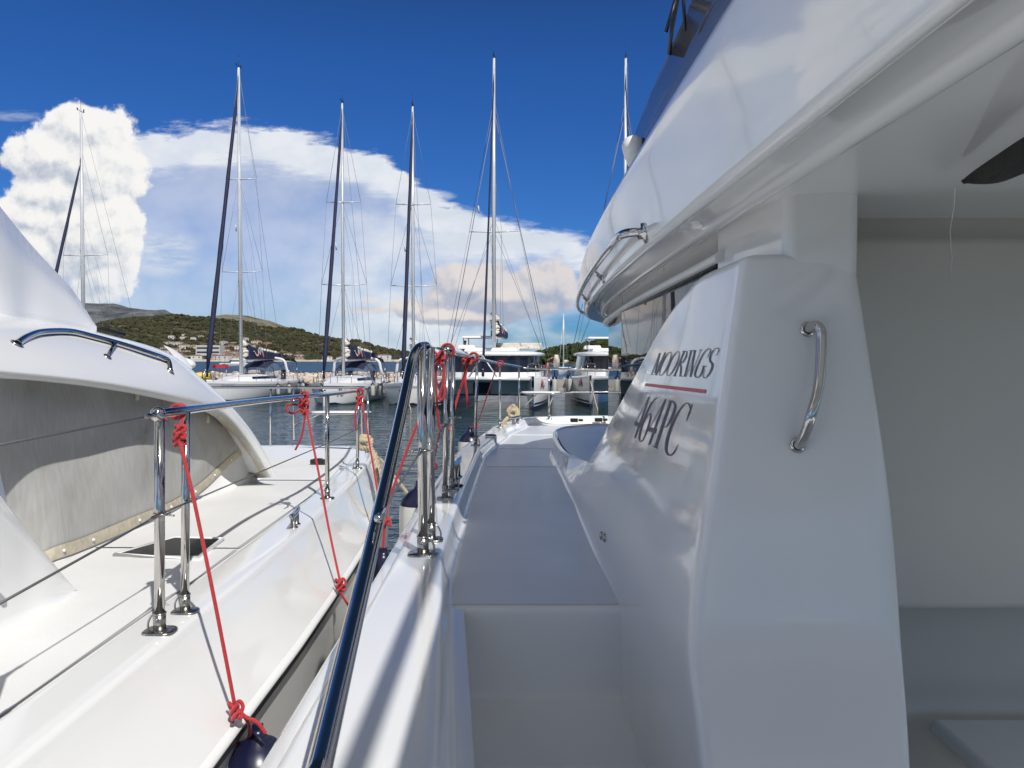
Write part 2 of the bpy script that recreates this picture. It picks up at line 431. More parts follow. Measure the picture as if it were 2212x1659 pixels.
def fbm(x, y, s, o=5):
    return mnoise.fractal((x*s, y*s, 3.1), 1.0, 2.1, o)
def lerp(a, b, t): return a+(b-a)*t
def prof(lst, x):
    if x <= lst[0][0]: return lst[0][1]
    for (a, b), (c, d) in zip(lst, lst[1:]):
        if x <= c:
            t = (x-a)/(c-a); t = t*t*(3-2*t)*.5+t*.5; return lerp(b, d, t)
    return lst[-1][1]
HZ = 773.0
class Hill:
    def __init__(s, outline, Y0, Y1, amp, nx=260, ny=46, pw=1.0, foot=None):
        s.o = outline; s.Y0 = Y0; s.Y1 = Y1; s.amp = amp; s.nx = nx; s.ny = ny; s.pw = pw
    def h(s, x, y):
        px = CX+F*x/s.Y1
        zr = (HZ-prof(s.o, px))/F*s.Y1
        t = max(0, min(1.25, (y-s.Y0)/(s.Y1-s.Y0)))
        if t <= 1: k = t**s.pw; k = k*.6+.4*(k*k*(3-2*k))
        else: k = 1-(t-1)*2.2
        wgt = min(1, t*3)
        return max(-2, zr*k+fbm(x, y, 1/(90.0*s.Y1/1200))*s.amp*wgt*(1.0 if t < .92 else .35)+ .6*wgt)
    def mesh(s, name, m):
        px0, px1 = s.o[0][0], s.o[-1][0]; rows = []
        for j in range(s.ny+1):
            t = j/s.ny*1.25; y = s.Y0+(s.Y1-s.Y0)*t; row = []
            for i in range(s.nx+1):
                x = (px0+(px1-px0)*i/s.nx-CX)/F*s.Y1; row.append(V((x, y, s.h(x, y) if j else -1)))
            rows.append(row)
        b = MB(); b.grid(rows); return tag(b.build(name, m, origin=(0, s.Y0, 0)), kind='structure')
def hill_mat(name, cols, scale, bump=1.0, hz=(.30, .38, .50), hf=.1):
    m, N, L, b = newmat(name); setp(b, rough=.95, spec=.15)
    t = noisetex(N, L, scale, 8, rough=.62); L.new(ramp(N, L, t.outputs['Fac'], cols), b.inputs['Base Color'])
    bp = N.new('ShaderNodeBump'); bp.inputs['Strength'].default_value = bump; bp.inputs['Distance'].default_value = 1.2/scale*.12
    L.new(t.outputs['Fac'], bp.inputs['Height']); L.new(bp.outputs[0], b.inputs['Normal']); return m
mt = Hill([(60, 690), (120, 668), (184, 655.6), (247, 655), (286, 667), (320, 669), (357, 667), (378, 678), (420, 700), (520, 740)], 2600, 3600, 30, 160, 30)
mt.mesh('mountain', hill_mat('grey_limestone_mountain', [(.3, (.035, .045, .045)), (.5, (.11, .12, .13)), (.7, (.20, .20, .21))], .012))
bh = Hill([(380, 760), (430, 690), (455, 682), (490, 677.5), (530, 678.5), (580, 690), (620, 704), (650, 716), (690, 730), (740, 748), (800, 770)], 1700, 2300, 14, 160, 30)
bh.mesh('hill', hill_mat('dry_scrub_hill', [(.3, (.06, .07, .03)), (.48, (.17, .15, .10)), (.7, (.27, .24, .18))], .02))
gh = Hill([(-700, 740), (-300, 700), (0, 712), (120, 722), (180, 718), (230, 706), (300, 690), (370, 683), (420, 683), (470, 689), (520, 696), (560, 702), (620, 713), (660, 720), (721, 732), (777, 733), (823, 750), (882, 764), (930, 774), (960, 778)], 585, 1150, 9, 420, 60, pw=.9)
gh.mesh('hillside', hill_mat('scrub_hillside', [(.30, (.028, .030, .016)), (.47, (.060, .056, .030)), (.60, (.12, .10, .065)), (.75, (.22, .19, .14))], .03))
dh = Hill([(800, 778), (860, 770), (900, 766), (960, 765), (1020, 768), (1100, 766), (1180, 764), (1260, 766), (1400, 770), (1700, 764), (2300, 772)], 2500, 3000, 5, 120, 16)
dh.mesh('distant_hills', hill_mat('far_blue_hills', [(.3, (.06, .09, .10)), (.7, (.14, .16, .17))], .012))
isl = Hill([(1125, 778), (1160, 769), (1185, 760), (1220, 752), (1260, 748), (1300, 742), (1340, 740), (1400, 736), (1500, 730), (1700, 730), (1900, 750), (2100, 776)], 300, 420, 2.0, 120, 24, pw=.6)
isl.mesh('island', hill_mat('island_ground', [(.35, (.05, .045, .025)), (.6, (.12, .10, .07))], .2))

# leaf clumps: icosahedral blobs with jittered vertices scattered on a slope
ICO = None
def ico():
    global ICO
    if ICO is None:
        bm = bmesh.new(); bmesh.ops.create_icosphere(bm, subdivisions=1, radius=1); ICO = ([v.co.copy() for v in bm.verts], [tuple(v.index for v in f.verts) for f in bm.faces]); bm.free()
    return ICO
def clump(mb, c, r, rz=1.0, j=.25):
    vs, fs = ico(); mb.add([V(c)+V((v.x*r, v.y*r, v.z*r*rz))*(1+random.uniform(-j, j)) for v in vs], fs, False)
def foliage_mat(name, a, b_, c_):
    m, N, L, b = newmat(name); setp(b, rough=.9, spec=.2)
    t = noisetex(N, L, .12, 6, rough=.7); L.new(ramp(N, L, t.outputs['Fac'], [(.32, a), (.5, b_), (.68, c_)]), b.inputs['Base Color']); return m
mb = MB()
for i in range(8000):
    px = random.uniform(120, 940); t = random.random()**.8*.97+.03; y = lerp(gh.Y0, gh.Y1, t); x = (px-CX)/F*y*1.02
    if fbm(x, y, .012, 4) < -.18+.05*random.random(): continue
    z = gh.h(x, y)
    if t < .22 and 380 < CX+F*x/y < 640 and random.random() < .3: continue
    r = random.uniform(1.6, 3.4)*(.8+.5*t); clump(mb, (x, y, z+r*.25), r, .8)
tag(mb.build('woodland', foliage_mat('scrub_foliage', (.020, .024, .012), (.042, .043, .020), (.085, .076, .042)), origin=(0, 800, 0)), 'dark green scrub and pines covering the hillside across the bay', 'woodland', kind='stuff')
mb = MB()
for i in range(2600):
    px = random.uniform(1128, 1900); t = random.random()**.8; y = lerp(isl.Y0+2, isl.Y1, t); x = (px-CX)/F*y
    z = isl.h(x, y); r = random.uniform(1.5, 2.6)
    h = random.uniform(1.0, 3.0)
    for q in range(3): clump(mb, (x+random.uniform(-r, r)*.6, y+random.uniform(-r, r)*.6, max(z, 0)+h+random.uniform(-.5, .9)), r*random.uniform(.4, .75), .8, .35)
tag(mb.build('pine_wood', foliage_mat('pine_foliage', (.012, .022, .006), (.030, .042, .010), (.075, .080, .022)), origin=(60, 350, 0)), 'pine wood covering the low island right of the big catamaran', 'woodland', kind='stuff')

# village houses
hm = [mat('render_white', (.54, .53, .50), .9, var=.08, scale=.3), mat('render_cream', (.55, .48, .36), .9, var=.08, scale=.3), mat('render_pink', (.45, .30, .24), .9, var=.1, scale=.3), mat('render_stone', (.30, .27, .22), .9, var=.15, scale=.3)]
roofm = mat('terracotta_tiles', (.22, .12, .085), .9, var=.3, scale=.5)
winm = mat('house_window', (.03, .035, .04), .3)
def house_protos():
    P = []
    for k in range(5):
        W, D, H = [(11, 9, 6), (9, 8, 5), (14, 9, 6.5), (8, 8, 7), (12, 8, 4)][k]
        for mi in range(3):
            b = MB(); b.box((0, 0, H/2), (W, D, H)); rf = MB()
            o = .25; rf.add([(-W/2-o, -D/2-o, H), (W/2+o, -D/2-o, H), (W/2+o, D/2+o, H), (-W/2-o, D/2+o, H), (-W/2+D*.35, 0, H+D*.13), (W/2-D*.35, 0, H+D*.13)], [(0, 1, 5, 4), (2, 3, 4, 5), (1, 2, 5), (3, 0, 4), (3, 2, 1, 0)])
            wn = []; nf = max(1, int(H//3))
            for f in range(nf):
                n = 2
                for q in range(n): wq = MB(); wq.box((-W/2+(q+.5)*W/n, -D/2-.03, 1.5+f*2.9), (1.2, .1, 1.3)); wn.append(wq)
            P.append((b, rf, wn, mi, k))
    return P
hp = house_protos(); rnd = random.Random(11); protos = {}
names = ['white', 'cream', 'pinkish']
def place_house(x, y, key, group):
    b, rf, wn, mi, k = hp[key]
    z = max(.4, gh.h(x, y))-.5
    if key not in protos:
        e = empty('house', (x, y, z), 'small %s house with a red tiled roof on the far shore' % names[mi], 'house', group)
        b.build('wall', hm[mi], e, local=True); rf.build('roof', roofm, e, local=True); [wq.build('window', winm, e, local=True) for wq in wn]
        protos[key] = e
    else: e = copy_tree(protos[key]); e.location = (x, y, z)
    e.rotation_euler.z = rnd.uniform(-.5, .5); s_ = rnd.uniform(.5, .8); e.scale = (s_, s_, s_)
    return e
spots = []
for i in range(600):
    if len(spots) >= 95: break
    px = rnd.choice([rnd.uniform(378, 600), rnd.uniform(378, 560), rnd.uniform(340, 840)])
    lim = 36 if px < 600 else 12
    dpy = rnd.random()**1.7*lim
    # choose depth such that the hillside projects dpy above the shore
    y = 592+dpy*7.5
    if px > 700: y = rnd.uniform(590, 600)
    x = (px-CX)/F*y
    if any(abs(x-a)+abs(y-b)*.6 < 11 for a, b in spots): continue
    spots.append((x, y)); place_house(x, y, rnd.choice([0, 0, 1, 3, 6, 9, 12, 1, 4, 7, 2, 5]), 'houses of the village across the bay')
e = empty('hotel', ((455-CX)/F*630, 630, gh.h((455-CX)/F*630, 630)-1), 'long white flat-roofed block standing above the village houses', 'building')
b = MB(); b.box((0, 0, 6), (20, 10, 12)); b.build('wall', hm[0], e, local=True)
for f in range(3):
    b = MB(); b.box((0, -5.05, 3+f*3.4), (18, .3, 1.2)); b.build('window_row', winm, e, local=True)
# shore strip
mb = MB(); rows = []
for i in range(120):
    px = 100+i*7; x = (px-CX)/F*583
    rows.append([V((x, 582+fbm(x, 0, .05)*2, -.3)), V((x, 584+fbm(x, 0, .05)*2, 1.0)), V((x, 590, 1.5+fbm(x, 4, .1)*.4))])
mb.grid(rows); tag(mb.build('shore', mat('pale_shore', (.42, .38, .31), .95, var=.2, scale=.2)), kind='structure')
# breakwater rocks
def rock_mesh(seed):
    r = random.Random(seed); bm = bmesh.new(); bmesh.ops.create_icosphere(bm, subdivisions=2, radius=1)
    sx, sy, sz = r.uniform(.8, 1.2), r.uniform(.8, 1.1), r.uniform(.7, .95)
    for v in bm.verts:
        n = mnoise.noise(v.co*1.4+V((seed*3, 0, 0)))*.35; c = v.co*(1+n)
        for a in (0, 1, 2): c[a] = max(-.72, min(.72, c[a]))
        v.co = V((c.x*sx, c.y*sy, c.z*sz))
    me = bpy.data.meshes.new('rock'); bm.to_mesh(me); bm.free(); me.materials.append(M['rock']); return me
rms = [rock_mesh(i) for i in range(6)]
for i in range(150):
    px = 395+i*3.85+random.uniform(-2, 2); lay = i % 2
    if px > 965: break
    y = 71+lay*1.6+random.uniform(-.5, .5); o = bpy.data.objects.new('rock', rms[i % 6]); C.objects.link(o)
    s_ = random.uniform(.62, .95); o.location = ((px-CX)/F*y, y, .55+lay*.35+random.uniform(-.1, .15)); o.scale = (s_, s_, s_*.85); o.rotation_euler = (random.uniform(-.4, .4), random.uniform(-.4, .4), random.uniform(0, 6))
    tag(o, 'pale pinkish boulder of the breakwater behind the moored yachts', 'rock', 'boulders of the breakwater')
mb = MB(); mb.box((-16.5, 75, -.3), (27, 6, 1.2)); tag(mb.build('breakwater_base', M['concrete']), kind='structure')
mb = MB(); mb.box((-9, 64, -.05), (32, 3.0, .7)); tag(mb.build('pontoon', M['concrete']), kind='structure')
# ================================================================ own power catamaran (camera stands in its cockpit)
OWN = empty('power_catamaran', (2.5, 3, 0), 'white power catamaran in the foreground whose shaded side deck runs forward from the camera', 'catamaran')
def zg(Y): return 2.12-.10*max(0, min(1, (Y-4)/5.5))
def post_base(px, py, zf):
    z = zf(4)
    for _ in range(6):
        p = at(px, py, z=z); z = zf(p.y)
    return p
OB = [post_base(*q, zg) for q in [(913.6, 1198), (931, 1167), (961, 1077), (976, 1059), (1027.5, 962), (1079.6, 923.5), (1122, 906)]]
for p in OB: print('own base', [round(c, 3) for c in p])
b5 = OB[6]
S6 = at(1185.7, 906, Y=b5.y); 
base_path = [V((-.305, -3, 0)), V((-.305, -1, 0)), V((-.305, 1.5, 0)), V((-.310, 2.7, 0)), V((-.318, 3.7, 0)), V((OB[4].x-.015, OB[4].y-.6, 0)), V((OB[4].x, OB[4].y, 0)), V((OB[5].x-.02, OB[5].y-.3, 0)), V((OB[5].x+.02, OB[5].y+.2, 0)), V((b5.x, b5.y, 0)), V((b5.x+.17, b5.y+.32, 0)), V((b5.x+.5, b5.y+.50, 0)), V((b5.x+1.2, b5.y+.60, 0)), V((b5.x+5.5, b5.y+.62, 0))]
path = spline(base_path, 8)
def normals(P):
    out = []
    for i in range(len(P)):
        t = P[min(i+1, len(P)-1)]-P[max(i-1, 0)]; t.z = 0; t.normalize(); out.append(V((-t.y, t.x, 0)))
    return out
nrm = normals(path)
def loft(P, N, zf, profile, ext=None):
    return [[V((p.x+n.x*(o-(ext(p.y)*max(0, min(1, (-o-.02)/.02)) if ext else 0)), p.y+n.y*(o-(ext(p.y)*max(0, min(1, (-o-.02)/.02)) if ext else 0)), zf(p.y)+dz)) for (o, dz) in profile] for p, n in zip(P, N)]
def wext(Y): return min(.20, max(0, 2.7-Y)*.082)
b = MB(); b.grid(loft(path, nrm, zg, [(-.13, -.095), (-.100, -.093), (-.085, -.082), (-.074, -.055), (-.066, -.018), (-.060, -.006), (-.050, -.001), (-.04, 0), (-.02, .002), (.070, .0), (.088, -.004), (.094, -.018), (.100, -.040), (.112, -.046), (.140, -.052), (.152, -.062), (.156, -.09), (.150, -.13), (.142, -.15), (.140, -.45), (.12, -1.2), (.05, -1.9), (-.15, -2.35)], wext))
b.build('hull', 'gel', OWN, wn=True)
def xin(Y):
    best = 1e9; X = 6
    for p, n in zip(path, nrm):
        q = p-n*.105
        if abs(q.y-Y) < best and q.x < 3: best = abs(q.y-Y); X = q.x
    return X
# side deck + foredeck (glossy base sheet) and raised non-skid panels
YD = 2.34
ys = [YD+.06+i*(b5.y+.30-YD-.06)/40 for i in range(41)]
inner = [(p-n*.105) for p, n in zip(path, nrm)]
def xin2(Y):
    for a, c in zip(inner, inner[1:]):
        if a.y <= Y <= c.y and c.y-a.y > 1e-6: return lerp(a.x, c.x, (Y-a.y)/(c.y-a.y))
    return inner[-1].x
b = MB(); b.grid([[V((xin2(y)-.02+(6-xin2(y))*k/6, y, zg(y)-.090)) for k in range(7)] for y in ys])
b.build('foredeck', 'gelm', OWN)
seams = [YD+.03, 5.62, 6.95, 8.45, b5.y+.12]
for a, c in zip(seams, seams[1:]):
    b = MB(); yy = [a+.001+(c-a-.002)*i/14 for i in range(15)]
    rows = []
    for y in yy:
        x0 = xin2(y)+.006+.05*max(0, (y-7)/3); x1 = .334 if y < 6.3 else 5.5
        rows.append([V((x0+(x1-x0)*k/8, y, zg(y)-.090+.0025)) for k in range(9)])
    b.grid(rows); b.build('nonskid_panel', 'nonskid', OWN)
    if a > 3:
        b = MB(); b.grid([[V((x, a+d_, zg(a)-.090+z_)) for x in [xin2(a)+.03+(5.0-xin2(a))*q/8*(1 if a > 6.3 else (.30-xin2(a))/(5-xin2(a))) for q in range(9)]] for d_, z_ in ((-.009, .002), (-.006, .006), (.006, .006), (.009, .002))]); b.build('deck_seam', 'gel', OWN)
# steps at the aft end of the side deck
b = MB()
def strip(x0, x1, prof_):
    rows = [[V((x, y, z)) for (y, z) in prof_] for x in [x0+(x1-x0)*k/4 for k in range(5)]]; b.grid(rows)
strip(-.26, .36, [(YD+.10, 2.031), (YD+.03, 2.0315), (YD+.012, 2.029), (YD+.003, 2.022), (YD, 2.012), (YD-.004, 1.99), (YD-.03, 1.80), (YD-.04, 1.778), (YD-.06, 1.770), (YD-.10, 1.769), (YD-.42, 1.769), (YD-.455, 1.764), (YD-.465, 1.745), (YD-.49, 1.54), (YD-.51, 1.518), (YD-.56, 1.51), (YD-.9, 1.51), (YD-2.5, 1.50)])
b.build('step', 'gelm', OWN)
# inner wall of the bulwark beside the steps
b = MB(); b.grid([[V((-.243+wext(y), y, 2.10)), V((-.236+wext(y), y, 2.06)), V((-.233+wext(y), y, 1.9)), V((-.231+wext(y), y, 1.6)), V((-.23+wext(y), y, 1.3))] for y in (-2, -1, 0, 1, 1.6, 2.0, YD, YD+.05)])
b.build('bulwark_lining', 'gel', OWN)
b = MB(); b.add([(-.4, -3, 1.30), (4.5, -3, 1.30), (4.5, 4, 1.30), (-.4, 4, 1.30)], [(0, 1, 2, 3)]); b.build('cockpit_sole', 'gelm', OWN)

# ---- cabin side: quarter panel (buttress) + aft face of the pillar, one moulded shell
def bez(a, c, t, n):
    return [(a*(1-u)**2+c*2*u*(1-u)+t*u*u) for u in [i/n for i in range(n+1)]]
cols = []
tops = [(6.0, .338, 2.144), (5.5, .341, 2.146), (5.2, .362, 2.149), (4.92, .420, 2.152), (4.68, .470, 2.160)]
for px, py in [(1284, 985), (1318, 920), (1348, 862), (1389, 786), (1432, 700), (1470, 646)]:
    q = at(px-5, py-1, x=.471); tops.append((q.y, q.x+.004, q.z+.002))
q = at(1496, 603, x=.474); tops.append((q.y+.03, .474, 2.985)); tops.append((q.y-.04, .476, 3.006)); 
bas = [(6.0, .335), (5.5, .335), (5.2, .335), (4.95, .335), (4.7, .335), (4.4, .335), (3.75, .335), (3.3, .335), (2.85, .335), (2.40, .335), (2.15, .335), (2.05, .335), (1.95, .335)]
NV = 9
for (ty, tx, tz), (by, bx) in zip(tops, bas):
    z0 = zg(by)-.088 if by > YD else 2.03
    a = V((bx, by, z0)); t = V((tx, ty, tz)); hgt = tz-z0
    kk = min(1, hgt/.9)
    K_ = V((bx+.004, lerp(by, ty, .10), z0+hgt*.215))
    c = [a, a.lerp(K_, .5), a.lerp(K_, .88), K_.lerp(t, .04)]+[K_.lerp(t, q_) for q_ in (.2, .4, .6, .8, .93, .98)]+[t]
    low = [V((bx, by, z0-.55)), V((bx, by, z0-.25)), V((bx-.01*(1-kk), by, z0-.03))] if by < YD+.5 else [V((bx-.10, by, z0-.01)), V((bx-.06, by, z0-.004)), V((bx-.025, by, z0))]
    inn = [V((tx+.022, ty-.005, tz+.010)), V((tx+.05, ty-.02, tz+.012)), V((tx+.16, ty-.03, tz+.012))] if tz > 2.17 else [V((tx+.006, ty-.002, tz-.001)), V((tx+.014, ty-.004, tz-.012)), V((tx+.03, ty-.01, tz-.05))]
    cols.append(low+c+inn)
# corner and aft face
def aft(xf, xt, Y0f):
    out = []
    last = cols[-1] if len(cols) <= 10 else None
    return out
side = cols[-1]
def facecol(kx, dy):
    """column on the aft face: kx 0..1 from the outboard corner to the inboard edge"""
    res = []
    for i, p in enumerate(side if kx is not None else side):
        z = p.z
        yf = 1.60 if z > 2.98 else lerp(1.47, 1.60, max(0, (z-2.24)/.76)) if z > 2.24 else lerp(1.30, 1.47, max(0, (z-2.05)/.19)) if z > 2.05 else 1.30
        if kx is None:
            res.append(V((p.x, yf+dy+([.01, .035, .12][i-len(side)+3] if i >= len(side)-3 else 0), z))); continue
        xl = p.x+.001; xr = .722+.048*max(0, min(1, (3.0-z)/.5)) if z > 2.24 else lerp(.705, .770, max(0, (z-2.04)/.20))
        x = lerp(xl, xr, kx)
        if i >= len(side)-3: x = lerp(xl, xr, max(kx, 0)); yf += [.01, .035, .12][i-len(side)+3]
        res.append(V((x, yf+dy, z)))
    return res
cols.append(facecol(None, .22)); cols.append(facecol(None, .06)); cols.append(facecol(None, .022)); cols.append(facecol(.012, .004)); cols.append(facecol(.06, .0)); cols.append(facecol(.2, .0)); cols.append(facecol(.5, .0)); cols.append(facecol(.9, .0)); cols.append(facecol(.99, .012)); cols.append(facecol(1.0, .05)); cols.append(facecol(1.01, .5))
b = MB(); b.grid(cols); CAB = b.build('quarter_panel', 'gel', OWN, sub=2)
# upper pillar between panel and flybridge
pl = [(.566, 1.612), (.590, 1.600), (.700, 1.600), (.723, 1.612), (.723, 2.02), (.534, 2.02)]
b = MB(); b.grid([[V((x, y, z)) for x, y in pl] for z in (2.96, 3.16)], False, True); b.build('upper_pillar', 'gel', OWN, bevel=.012)
# saloon windows
gy = [(.532, 2.01), (.582, 4.10), (.770, 6.15), (1.35, 7.2), (2.6, 7.7), (5.5, 7.8)]
for i, (p, q) in enumerate(zip(gy, gy[1:])):
    d = (V((q[0], q[1], 0))-V((p[0], p[1], 0))).normalized()*.003
    b = MB(); n_ = V((-d.y, d.x, 0)).normalized()*.006
    A = V((p[0], p[1], 0))+d; B = V((q[0], q[1], 0))-d
    vs = [(A.x, A.y, 2.05), (B.x, B.y, 2.05), (B.x, B.y, 3.05), (A.x, A.y, 3.05), (A.x-n_.x, A.y-n_.y, 2.05), (B.x-n_.x, B.y-n_.y, 2.05), (B.x-n_.x, B.y-n_.y, 3.05), (A.x-n_.x, A.y-n_.y, 3.05)]
    b.add(vs, [(0, 1, 2, 3), (7, 6, 5, 4), (0, 4, 5, 1), (1, 5, 6, 2), (2, 6, 7, 3), (3, 7, 4, 0)]); b.build('saloon_window', 'glass', OWN)
# trunk (raised foredeck) with rounded outboard corner
tr = spline([(.53, 4.50, 0), (.470, 4.68, 0), (.420, 4.92, 0), (.362, 5.2, 0), (.341, 5.5, 0), (.338, 6.0, 0), (.345, 6.4, 0), (.40, 6.95, 0), (.58, 7.32, 0), (1.0, 7.5, 0), (2.2, 7.6, 0), (5.5, 7.62, 0)], 8)
tn = normals(tr)
rows = []
for p, n in zip(tr, tn):
    f_ = max(0, min(1, (p.y-5.1)/.6))
    rows.append([V((p.x+n.x*o, p.y+n.y*o, z)) for o, z in [(lerp(-.05, .035, f_), zg(p.y)-.089), (lerp(-.05, .018, f_), zg(p.y)-.080), (lerp(-.04, .006, f_), zg(p.y)-.055), (lerp(-.02, .001, f_), 2.105)]+[(.003, 2.140), (.004, 2.150), (-.004, 2.156), (-.018, 2.156), (-.026, 2.150), (-.032, 2.143), (-.10, 2.143)]])
b = MB(); b.grid(rows); b.build('trunk_edge', 'gel', OWN)
b = MB()
for i in range(len(tr)-1):
    p, q = tr[i]-tn[i]*.04, tr[i+1]-tn[i+1]*.04
    b.add([(p.x, p.y, 2.147), (q.x, q.y, 2.147), (6, 4, 2.147)], [(0, 1, 2)])
b.build('trunk_top', 'nonskid', OWN)
b = MB()
for i in range(len(tr)-1):
    p, q = tr[i]-tn[i]*.03, tr[i+1]-tn[i+1]*.03
    b.add([(p.x, p.y, 2.1425), (q.x, q.y, 2.1425), (6, 4, 2.1425), (6, 4, 2.1425)], [(0, 1, 2)])
b.build('trunk_lid', 'gelm', OWN)
for px, py in [(1240, 903), (1293, 902)]:
    p = at(px, py, z=zg(9)-.02); b = MB(); b.box(p+V((0, 0, -.03)), (.10, .05, .05)); b.box(p+V((.09, .02, -.03)), (.06, .03, .03)); b.build('hatch_hinge', 'black', OWN, bevel=.006)
# ---- flybridge moulding
fl = spline([(.385, -3, 0), (.385, -1, 0), (.385, 1, 0), (.385, 2.4, 0), (.400, 3.3, 0), (.435, 4.2, 0), (.495, 5.1, 0), (.61, 6.0, 0), (.83, 6.75, 0), (1.25, 7.2, 0), (2.1, 7.5, 0), (5.5, 7.6, 0)], 8)
fn = normals(fl)
profl = [(-3.2, 3.150), (-1.5, 3.145), (-.30, 3.140), (-.150, 3.136), (-.138, 3.131), (-.130, 3.118), (-.118, 3.112), (-.104, 3.113), (-.096, 3.119), (-.088, 3.124), (-.060, 3.122), (-.020, 3.112), (-.008, 3.106), (.000, 3.102), (.008, 3.104), (.013, 3.112), (.016, 3.124), (.029, 3.18), (.046, 3.29), (.052, 3.33), (.050, 3.345), (.040, 3.358), (.020, 3.367), (-.03, 3.374), (-.09, 3.376), (-.10, 3.30)]
rows = []
for p, n in zip(fl, fn):
    fwd = max(0, min(1, (p.y-3.5)/3.0)); row = []
    for o, z in profl:
        zz = z
        if z > 3.15: zz = 3.12+(z-3.12)*(1-.32*fwd)
        if o < -.5 and p.y > 6.3: o = -.5-(o+.5)*-.2 if False else max(o, -1.2)
        if p.y > 2.05 and -.095 < o < -.015: zz += .045
        q = V((p.x+n.x*o, p.y+n.y*o, zz))
        row.append(q)
    rows.append(row)
b = MB(); b.grid(rows); FLY = b.build('flybridge', 'gel', OWN, wn=True)
# beveled brow band over the windows
wn_ = spline([(x, y, 0) for x, y in gy], 6); wnn = normals(wn_)
wn_ = [V((.530, 1.96, 0))]+wn_; wnn = [wnn[0]]+wnn
b = MB(); b.poly([V((.530+wnn[0].x*o, 1.96, z)) for o, z in [(-.02, 3.046), (.010, 3.045), (.016, 3.050), (.016, 3.062), (.010, 3.068), (-.012, 3.070)]]); b.grid([[V((p.x+n.x*o, p.y+n.y*o, z)) for o, z in [(-.02, 3.046), (.010, 3.045), (.016, 3.050), (.016, 3.062), (.010, 3.068), (-.012, 3.070), (-.016, 3.16)]] for p, n in zip(wn_, wnn) if p.y > 1.9]); b.build('window_brow', 'gelm', OWN)
# windshield, clear side curtain, straps
def flo(Y, o):
    for p, q, n in zip(fl, fl[1:], fn):
        if p.y <= Y <= q.y: return V((lerp(p.x, q.x, (Y-p.y)/(q.y-p.y))+n.x*o, Y, 0))
    return V((.385+.0, Y, 0))
b = MB(); b.grid([[flo(Y, -.035)+V((0, 0, 3.372)), flo(Y, -.033)+V((0, 0, lerp(3.372, zt, .5))), flo(Y, -.03)+V((0, 0, zt))] for Y, zt in [(-1, 3.62), (0, 3.62), (.6, 3.62), (1.2, 3.62), (1.8, 3.612), (2.3, 3.585), (2.6, 3.555), (2.8, 3.50), (2.92, 3.40)]])
b.build('windshield', 'shield', OWN, solid=.008)
for Y in (2.42, 2.72):
    b = MB(); b.tube([flo(Y, -.02)+V((0, 0, 3.36)), flo(Y-.05, -.016)+V((0, 0, 3.47))], .004); b.build('windshield_clamp', 'black', OWN)
b = MB(); b.grid([[flo(Y, -.05)+V((0, 0, z)) for z in (3.60, 3.8, 4.0, 4.3)] for Y in (1.0, 1.3, 1.6, 1.97)]); b.build('side_curtain', 'clear', OWN)
b = MB(); b.tube([(.60, -.9, 4.26), (.60, 1.05, 4.26)], .022, 12); b.tube([(.60, -.9, 4.26), (.60, -.9, 3.36)], .018); b.tube([(.60, 1.0, 4.26), (.60, 1.0, 3.36)], .018); b.build('flybridge_rail', 'steel', OWN)
b = MB(); b.box((2.3, 3.07, 5.12), (3.1, 3.65, .10)); b.build('hardtop', 'gelm', OWN, bevel=.04)  # out of view; extent chosen to shade the forward gunwale
for x, y in ((1.1, 1.5), (1.1, 4.3)):
    b = MB(); b.tube([(x, y, 3.1), (x, y, 5.1)], .03); b.build('hardtop_post', 'steel', OWN)
b = MB(); b.tube([at(1445, 118, Y=2.02), at(1452, 60, Y=1.99), at(1463, 0, Y=1.96), at(1475, -70, Y=1.93)], .012, flat=.4); b.tube([at(1480, 66, Y=1.80), at(1476, 0, Y=1.8), at(1478, -40, Y=1.8)], .004); b.tube([at(1462, -10, Y=1.94), at(1448, 40, Y=1.94), at(1438, 70, Y=1.95)], .005); b.build('curtain_strap', 'black', OWN)
# searchlight on the coaming
p = at(1374, 318, Y=2.46); q = V((p.x, p.y, p.z))
b = MB(); b.lathe(q+V((.0, .02, -.01)), [(0, -.075), (.03, -.075), (.036, -.06), (.036, .02), (.034, .045), (.02, .062), (0, .066)], 16, axis=(-.3, -.8, .25)); b.box(q+V((.045, .02, -.05)), (.07, .07, .09)); SL = b.build('navigation_light', 'gelm', OWN)
# flybridge grab rail
FT = bvh(FLY); 
rp = []
for px, py in [(1393, 503), (1303, 603), (1271, 652), (1268, 678)]:
    h, n = hit(FT, px, py)
    if h is None: h = at(px, py, Y=6.3); n = V((-1, -.3, 0))
    rp.append((h, n)); print('fly hit', px, py, [round(c, 2) for c in h])
r0 = rp[0][0]
rail = [r0, r0+V((-.035, .02, .004)), r0+V((-.055, .09, .006))]+[flo(Y, o)+V((0, 0, z)) for Y, o, z in [(2.5, .062, 3.166), (2.9, .062, 3.165), (3.5, .062, 3.163), (4.2, .062, 3.160), (5.0, .062, 3.158), (5.7, .062, 3.155), (6.25, .060, 3.15), (6.45, .04, 3.148), (6.50, .0, 3.147)]]
g = MB(); g.tube(spline(rail, 6), .0125, 14); GR = g.build('grab_rail', 'steel', OWN)
g = MB(); g.lathe(r0, [(.028, .0), (.028, -.006), (.016, -.008), (.014, -.02)], 18, axis=-rp[0][1]); g.build('rail_flange', 'steel', GR)
for (px, py), (h, n), e in zip([(1303, 603), (1271, 652)], rp[1:3], [flo(h_.y-.02, .062)+V((0, 0, 3.162)) for h_, n__ in rp[1:3]]):
    g = MB(); g.tube([h, e], .008, 10); g.lathe(h, [(.018, 0), (.018, .006), (.008, .007)], 12, axis=n); g.build('rail_bracket', 'steel', GR)

